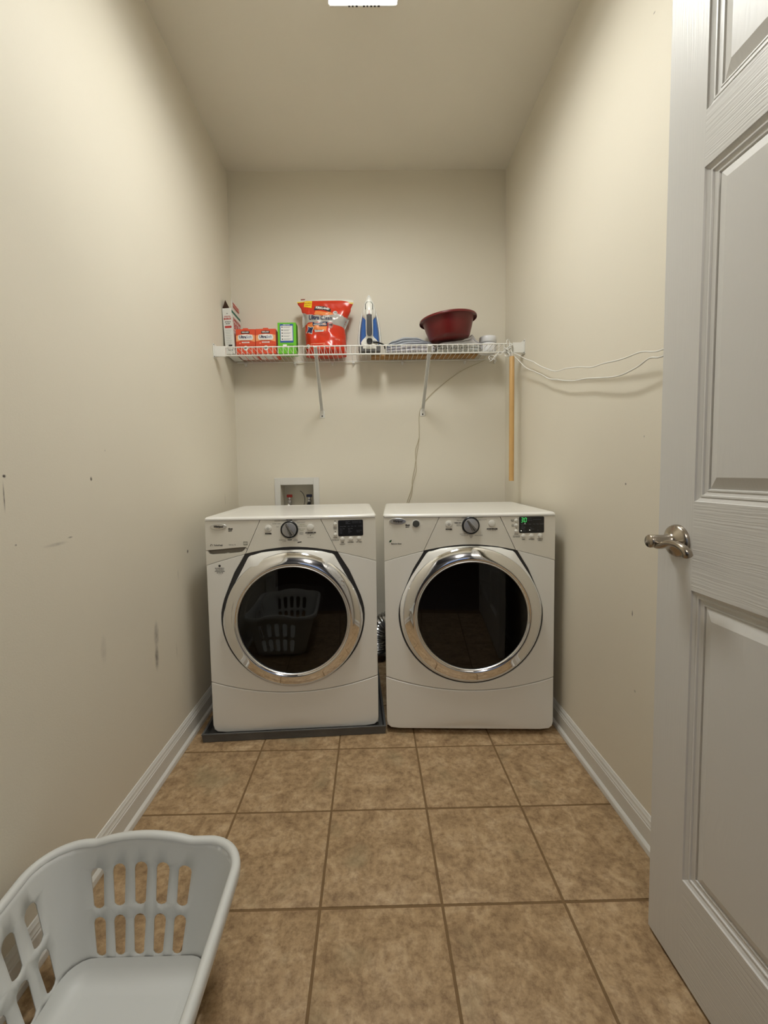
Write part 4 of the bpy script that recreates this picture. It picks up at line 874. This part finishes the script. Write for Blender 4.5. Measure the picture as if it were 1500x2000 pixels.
def cloth(name, x0, x1, y0, y1, zb, zt, layers, m, label, seed):
    """folded cloth: zb(x, y) / zt(x, y) bound it, folded into rounded layers"""
    bm = bmesh.new(); NXc = 40
    for li in range(layers):
        f0, f1 = li/layers, (li+1)/layers; rows = []
        off = .004*noise.noise(Vector((li*3.3, seed, 0)))
        for i in range(NXc+1):
            u = i/NXc; end = min(1, min(u, 1-u)/.05); endf = sqrt(max(0, 1-(1-end)**2)); ring = []
            xa = x0+(x1-x0)*u+.004*noise.noise(Vector((u*3, li, seed)))
            yfr = y0+off+.005*noise.noise(Vector((u*6, li*2.1, seed+5))); yb2 = y1
            for side, seq in ((0, range(0, 9)), (1, range(8, -1, -1))):
                for k in seq:
                    v = k/8; vv = v**1.8
                    y = yfr+(yb2-yfr)*vv
                    rnd = sqrt(max(0, 1-(1-min(1, (y-yfr)/.010))**2)) if y-yfr < .010 else 1
                    w = .006*noise.noise(Vector((xa*16, y*9, seed+li*.7)))
                    lo = zb(xa, y); hi = max(lo+.006, zt(xa, y))
                    a = lo+(hi-lo)*f0+(w*.5 if li else 0); b = lo+(hi-lo)*f1+w*.5*(1 if li < layers-1 else .5); mid = (a+b)/2; h = max(.0012, (b-a)/2*.97)*max(.12, rnd)*max(.25, endf)
                    if li == 0 and side == 1: z = mid-h if rnd < 1 or endf < 1 else a
                    else: z = mid+h if side == 0 else mid-h
                    z = max(z, floor_z(y))
                    ring.append(bm.verts.new((xa, y, z)))
            rows.append(ring)
        n = len(rows[0])
        for A_, B_ in zip(rows, rows[1:]):
            for k in range(n): bm.faces.new((A_[k], A_[(k+1) % n], B_[(k+1) % n], B_[k]))
        bm.faces.new(rows[0]); bm.faces.new(rows[-1][::-1])
    bmesh.ops.remove_doubles(bm, verts=bm.verts, dist=1e-5)
    o = obj(name, bm, m, None, smooth=70); tag(o, label, 'cloth', 'folded cloths on the shelf'); return o
def lerp_tab(tab):
    def f(x):
        if x <= tab[0][0]: return tab[0][1]
        for (a, b), (c, d) in zip(tab, tab[1:]):
            if x <= c: t = (x-a)/(c-a); t = t*t*(3-2*t); return b+(d-b)*t
        return tab[-1][1]
    return f
L1t = lerp_tab([(.09, 1.738), (.14, 1.745), (.22, 1.758), (.30, 1.760), (.36, 1.744)]); L2t = lerp_tab([(.095, 1.760), (.13, 1.780), (.19, 1.797), (.25, 1.796), (.31, 1.774), (.345, 1.758)])
R1t = lerp_tab([(.35, 1.742), (.42, 1.752), (.50, 1.756), (.58, 1.748)]); R2t = lerp_tab([(.355, 1.752), (.40, 1.766), (.49, 1.772), (.52, 1.784), (.548, 1.806), (.570, 1.776), (.592, 1.758)])
cloth('folded_cloth', .088, .352, 2.286, 2.436, lambda x, y: floor_z(y), lambda x, y: L1t(x), 2, M_cl, 'lilac-grey folded cloth lying lowest in the left stack beside the iron', 1.0)
cloth('folded_cloth', .096, .346, 2.290, 2.436, lambda x, y: L1t(x)+.0022, lambda x, y: L2t(x)-max(0, y-2.36)*.1, 3, M_cg, 'blue-grey speckled folded cloth on top of the left stack beside the iron', 2.0)
cloth('folded_cloth', .362, .590, 2.284, 2.436, lambda x, y: floor_z(y), lambda x, y: R1t(x), 2, M_cw2, 'off-white folded cloth lying lowest in the right stack beneath the red bowl', 3.0)
def r2(x, y): return R2t(x)-(0 if y < 2.292 else min(1, (y-2.292)/.012)*max(0, R2t(x)-1.7695))
cloth('folded_cloth', .366, .594, 2.280, 2.436, lambda x, y: R1t(x)+.0022, r2, 2, M_cw, 'white rumpled cloth directly under the dark red bowl', 4.0)
# --- dark red plastic bowl
BR = .1475
prof = [(0, 0), (.096, 0), (.101, .0025), (.107, .012), (.120, .050), (.129, .082), (.1325, .097), (.1345, .1000), (.1400, .1035), (.1455, .1040), (.1480, .1010), (.1490, .0950), (.1505, .0960), (.1510, .1015), (.1490, .1065), (.1430, .1085), (.1360, .1070), (.1300, .1010), (.1265, .082), (.1175, .050), (.1045, .0145), (.098, .0045), (0, .0030)]
bw = lathe('mixing_bowl', prof, mat('bowl_red', rgb(104, 22, 22), .34), None, None, 72, smooth=50)
bw.location = (.4295, 2.2945, 1.7795); bw.rotation_euler = (radians(1.0), radians(-5.0), 0)
tag(bw, 'dark red round plastic bowl tilted on the folded white cloths', 'bowl')
# --- two round white tubs
M_tub = mat('tub_white', rgb(236, 236, 238), .3)
for z, r0, h, lb, dx, ry in ((TOPZ, .0470, .0500, 'white round tub standing on the shelf beside the folded cloths, lower of two', 0, 0), (TOPZ+.0520, .0465, .0330, 'white round tub with smooth lid, upper of two beside the folded cloths', .001, 2.0)):
    o = lathe('white_tub', [(0, 0), (r0-.006, 0), (r0-.002, .002), (r0, .006), (r0, h-.006), (r0-.001, h-.003), (r0-.005, h), (r0-.012, h), (r0-.014, h-.0015), (0, h-.0015)], M_tub, None, None, 48, smooth=40)
    o.location = (.6455+dx, 2.340, z+(.0016 if ry else .0003)); o.rotation_euler = (0, radians(ry), 0); tag(o, lb, 'tub', 'round white tubs')
# --- wooden stick hanging from the shelf's right end
sk = tag(empty('wooden_stick', (.7075, 2.128, 1.0285)), 'thin wooden stick hanging upright from the right end of the shelf', 'stick')
lathe('stick_rod', [(0, 0), (.0118, 0), (.0122, .003), (.0122, .612), (.0105, .616), (0, .617)], M_wood, sk, None, 20)
tube('hanging_loop', spline([(0, 0, .612), (.0, -.004, .630), (-.004, .006, .652), (-.008, .020, .666)], 6), .0024, M_rope, sk, 8)
# ================================================================== clothes line: knot at the shelf end and two strands to behind the door
cl = tag(empty('clothesline', (.70, 2.14, 1.67)), 'white clothesline tied at the shelf end and slung in two strands behind the door', 'cord')
def rel(p): return (p[0]-.70, p[1]-2.14, p[2]-1.67)
R1 = [(.700, 2.138, 1.672), (.722, 2.130, 1.6590), (.744, 2.060, 1.6170), (.750, 1.970, 1.5739), (.751, 1.860, 1.5250), (.751, 1.749, 1.4863), (.750, 1.613, 1.4610), (.749, 1.462, 1.4279), (.747, 1.345, 1.4120), (.744, 1.235, 1.3985), (.742, 1.160, 1.3935), (.740, 1.080, 1.3780), (.745, .980, 1.385), (.758, .900, 1.400), (.774, .860, 1.408)]
R2 = [(.700, 2.138, 1.660), (.718, 2.128, 1.6420), (.742, 2.020, 1.5610), (.748, 1.878, 1.4995), (.749, 1.800, 1.4640), (.749, 1.722, 1.4437), (.748, 1.595, 1.4085), (.747, 1.490, 1.3970), (.746, 1.404, 1.3785), (.744, 1.300, 1.3595), (.742, 1.195, 1.3575), (.740, 1.127, 1.3670), (.739, 1.078, 1.3600), (.745, .980, 1.372), (.758, .900, 1.394), (.774, .856, 1.404)]
for R_ in (R1, R2):
    pth = spline(R_, 7); nP = len(pth)
    for i, p in enumerate(pth):       # the line keeps the kinks of having been coiled
        k = min(1, min(i, nP-1-i)/8); p.z += .0055*k*noise.noise(Vector((p.y*11, len(R_), 2.5))); p.x += .004*k*noise.noise(Vector((p.y*13, 7.5, len(R_))))
    tube('strand', [rel(p) for p in pth], .0022, M_rope, cl, 7)
bm = bmesh.new(); rnd = random.Random(5)
for k in range(6):
    cx_, cz_ = .697+rnd.uniform(-.010, .010), 1.690-k*.006; pts = [(cx_+.012*cos(a)+rnd.uniform(-.003, .003), 2.1465+.0125*sin(a)-.002, cz_+.015*cos(a+k)+rnd.uniform(-.004, .004)) for a in [2*pi*i/9 for i in range(9)]]
    add_tube(bm, [rel(p) for p in spline(pts+[pts[0]], 5)], .0024, 7)
obj('knot', bm, M_rope, cl, smooth=60)
bm = bmesh.new()
for k, (dz, ph) in enumerate(((0, 0), (.004, 2))):
    pts = [(.690-.085*t, 2.143-.004+.012*t+.004*sin(t*14+ph), 1.684-.050*t+.007*sin(t*12+ph)+dz) for t in [i/10 for i in range(11)]]
    add_tube(bm, [rel(p) for p in spline(pts, 4)], .0021, 7)
add_tube(bm, [rel(p) for p in spline([(.605, 2.151, 1.636), (.600, 2.158, 1.648), (.612, 2.160, 1.660), (.632, 2.152, 1.650), (.625, 2.145, 1.634)], 5)], .0021, 7)
add_tube(bm, [rel(p) for p in spline([(.688, 2.140, 1.700), (.684, 2.136, 1.722), (.694, 2.146, 1.733), (.704, 2.150, 1.716), (.700, 2.142, 1.690)], 5)], .0022, 7)
obj('wrapped_end', bm, M_rope, cl, smooth=60)
# --- thin cord running from the shelf down the back wall behind the dryer
kd = tag(empty('thin_cord', (.28, YB, 1.35)), 'thin twisted beige cord running down the back wall to behind the dryer', 'cord')
def relk(p): return (p[0]-.28, p[1]-YB, p[2]-1.35)
M_cord = mat('cord_beige', rgb(196, 184, 154), .6)
tube('cord_span', [relk(p) for p in spline([(.655, 2.420, 1.708), (.638, 2.436, 1.700), (.5122, 2.446, 1.6446), (.3594, 2.447, 1.5316), (.296, 2.4472, 1.452), (.2815, 2.4475, 1.405), (.2808, 2.4475, 1.350), (.281, 2.4475, 1.292)], 6)], .0016, M_cord, kd, 6)
for ph in (0, pi):
    pts = []
    for i in range(41):
        t = i/40; z = 1.292-.440*t; xc = lerp_tab([(0, .281), (.25, .2615), (.40, .2585), (.65, .238), (1, .200)])(t)
        pts.append((xc+.0062*sin(t*3.05*pi)*cos(ph)*min(1, t*6), 2.4470+.0008*cos(ph), z))
    tube('cord_strand', [relk(p) for p in pts], .0015, M_cord, kd, 6)
# --- corrugated vent duct behind the machines
vd = tag(empty('vent_duct', (.05, 2.375, .02)), 'silver corrugated vent duct glimpsed in the gap between the machines', 'duct')
P_ = spline([(.30, 2.376, .155), (.20, 2.376, .205), (.12, 2.376, .235), (.055, 2.376, .215), (.025, 2.376, .150), (.020, 2.376, .085), (.022, 2.378, .062)], 20)
tube('duct_hose', [(p.x-.05, p.y-2.375, p.z-.02) for p in P_], lambda t: .0555+.0035*sin(t*2*pi*34), M_foil, vd, 20)

# ================================================================== laundry basket, lower left
BX, BY = -.5145, .600
bk = tag(empty('laundry_basket', (BX, BY, .0006)), 'white plastic laundry basket with slotted sides on the floor by the left wall', 'basket')
HB = .255
def bdim(t): return .150+.0600*t, .262+.0415*t, .046+.030*t      # half width, half length, corner radius at height fraction t
a_, b_, r_ = bdim(.5); SEG = [('s', 2*(b_-r_)), ('c', r_*pi/2), ('s', 2*(a_-r_)), ('c', r_*pi/2), ('s', 2*(b_-r_)), ('c', r_*pi/2), ('s', 2*(a_-r_)), ('c', r_*pi/2)]
PER = sum(l for _, l in SEG)
def bpoint(s, t, out=0):
    """s metres round the wall: left side (front to back), far corner, far side, right corner, right side, ..."""
    a, b, r = bdim(t); a += out; b += out; r += out
    s %= PER; k = 0
    while s > SEG[k][1]+1e-9: s -= SEG[k][1]; k += 1
    f = s/SEG[k][1]
    if k == 0: x, y = -a, -(b-r)+2*(b-r)*f
    elif k == 1: g = pi-f*pi/2; x, y = -(a-r)+r*cos(g), (b-r)+r*sin(g)
    elif k == 2: x, y = -(a-r)+2*(a-r)*f, b
    elif k == 3: g = pi/2-f*pi/2; x, y = (a-r)+r*cos(g), (b-r)+r*sin(g)
    elif k == 4: x, y = a, (b-r)-2*(b-r)*f
    elif k == 5: g = -f*pi/2; x, y = (a-r)+r*cos(g), -(b-r)+r*sin(g)
    elif k == 6: x, y = (a-r)-2*(a-r)*f, -b
    else: g = -pi/2-f*pi/2; x, y = -(a-r)+r*cos(g), -(b-r)+r*sin(g)
    hump = 0
    if k in (2, 6): hump = .017*(max(0, cos(min(pi/2, abs(f-.46)*2*1.02*pi/2/ .80))) ** .8)
    if k in (0, 4): hump = -.012*sin(pi*f)
    return x, y, .014+(HB-.014+hump)*t
starts = [0]
for _, l in SEG: starts.append(starts[-1]+l)
holes = []
def slot(s, w, t0, t1): holes.append([(s+w/2*cos(q), (t1-w/2/HB if 0 <= q <= pi else t0+w/2/HB)+w/2/HB*sin(q)) for q in [i*pi/6 for i in range(12)]])
def slots(seg, xs, w):
    for xq in xs: slot(starts[seg]+xq, w, .47, .81); slot(starts[seg]+xq, w, .085, .405)
fw_ = SEG[2][1]
slots(2, [fw_/2-.0105+(k-2)*.0455 for k in range(5)], .0270); slots(6, [fw_/2+(k-2)*.0455 for k in range(5)], .0270)
lw_ = SEG[0][1]
slots(0, [lw_/2+.0265+(k-3.5)*.0530 for k in range(8)], .0300); slots(4, [lw_/2+(k-3.5)*.0530 for k in range(8)], .0300)
outl = [(0, 0)]+[(PER*i/90, 0) for i in range(1, 91)]+[(PER, .5), (PER, 1)]+[(PER*(1-i/90), 1) for i in range(1, 91)]+[(0, .5)]
SCL = HB
vs_, fs_ = cdt([(s, t*SCL) for s, t in outl], [[(s, t*SCL) for s, t in h] for h in holes], (.02, .03))
bm = bmesh.new(); mp = {}
for f in fs_:
    for i in f:
        if i not in mp:
            mp[i] = bm.verts.new(bpoint(vs_[i].x if vs_[i].x < PER-1e-6 else 0, vs_[i].y/SCL))
    try: bm.faces.new([mp[i] for i in f])
    except ValueError: pass
bmesh.ops.remove_doubles(bm, verts=bm.verts, dist=1e-5)
wl = obj('slotted_wall', bm, M_basket, bk, smooth=50); md = wl.modifiers.new('thickness', 'SOLIDIFY'); md.thickness = .0028; md.offset = 0
bm = bmesh.new(); NB = 96
ringsb = []
for ins, z in ((.0022, .0170), (-.0006, .0095), (-.006, .0045), (-.014, .0018), (-.030, .0008), (-.046, .0042), (-.032, .0054), (-.021, .0085), (-.0125, .0135), (-.0065, .0205), (-.0020, .0290), (.0004, .0340)):
    ringsb.append([bm.verts.new((lambda p: (p[0], p[1], z))(bpoint(PER*i/NB, 0, ins))) for i in range(NB)])
for A_, B_ in zip(ringsb, ringsb[1:]):
    for i in range(NB): bm.faces.new((A_[i], A_[(i+1) % NB], B_[(i+1) % NB], B_[i]))
bm.faces.new(ringsb[5]); bm.faces.new(ringsb[4])
obj('basket_base', bm, M_basket, bk, smooth=60)
rim = []
for i in range(220):
    s = PER*i/220; x, y, z = bpoint(s, 1); x2, y2, _ = bpoint(s, 1, .006); rim.append((x2, y2, z-.001))
bm = bmesh.new(); n = len(rim); rr_ = []
sec = [(-.0085, -.0015), (-.0080, .0025), (-.0045, .0068), (.0010, .0082), (.0065, .0066), (.0100, .0020), (.0108, -.0060), (.0100, -.0150), (.0080, -.0155), (.0078, -.0060), (.0050, .0010), (-.0020, .0030), (-.0060, -.0010)]
for i in range(n):
    s = PER*i/n; x0_, y0_, z0_ = bpoint(s, 1); x1_, y1_, _ = bpoint(s, 1, .01); ox, oy = (x1_-x0_)/.01, (y1_-y0_)/.01
    l_ = sqrt(ox*ox+oy*oy) or 1; ox, oy = ox/l_, oy/l_
    rr_.append([bm.verts.new((x0_+ox*(d+.0055), y0_+oy*(d+.0055), z0_+h)) for d, h in sec])
for i in range(n):
    A_, B_ = rr_[i], rr_[(i+1) % n]
    for k in range(len(sec)): bm.faces.new((A_[k], A_[(k+1) % len(sec)], B_[(k+1) % len(sec)], B_[k]))
obj('rolled_rim', bm, M_basket, bk, smooth=60)
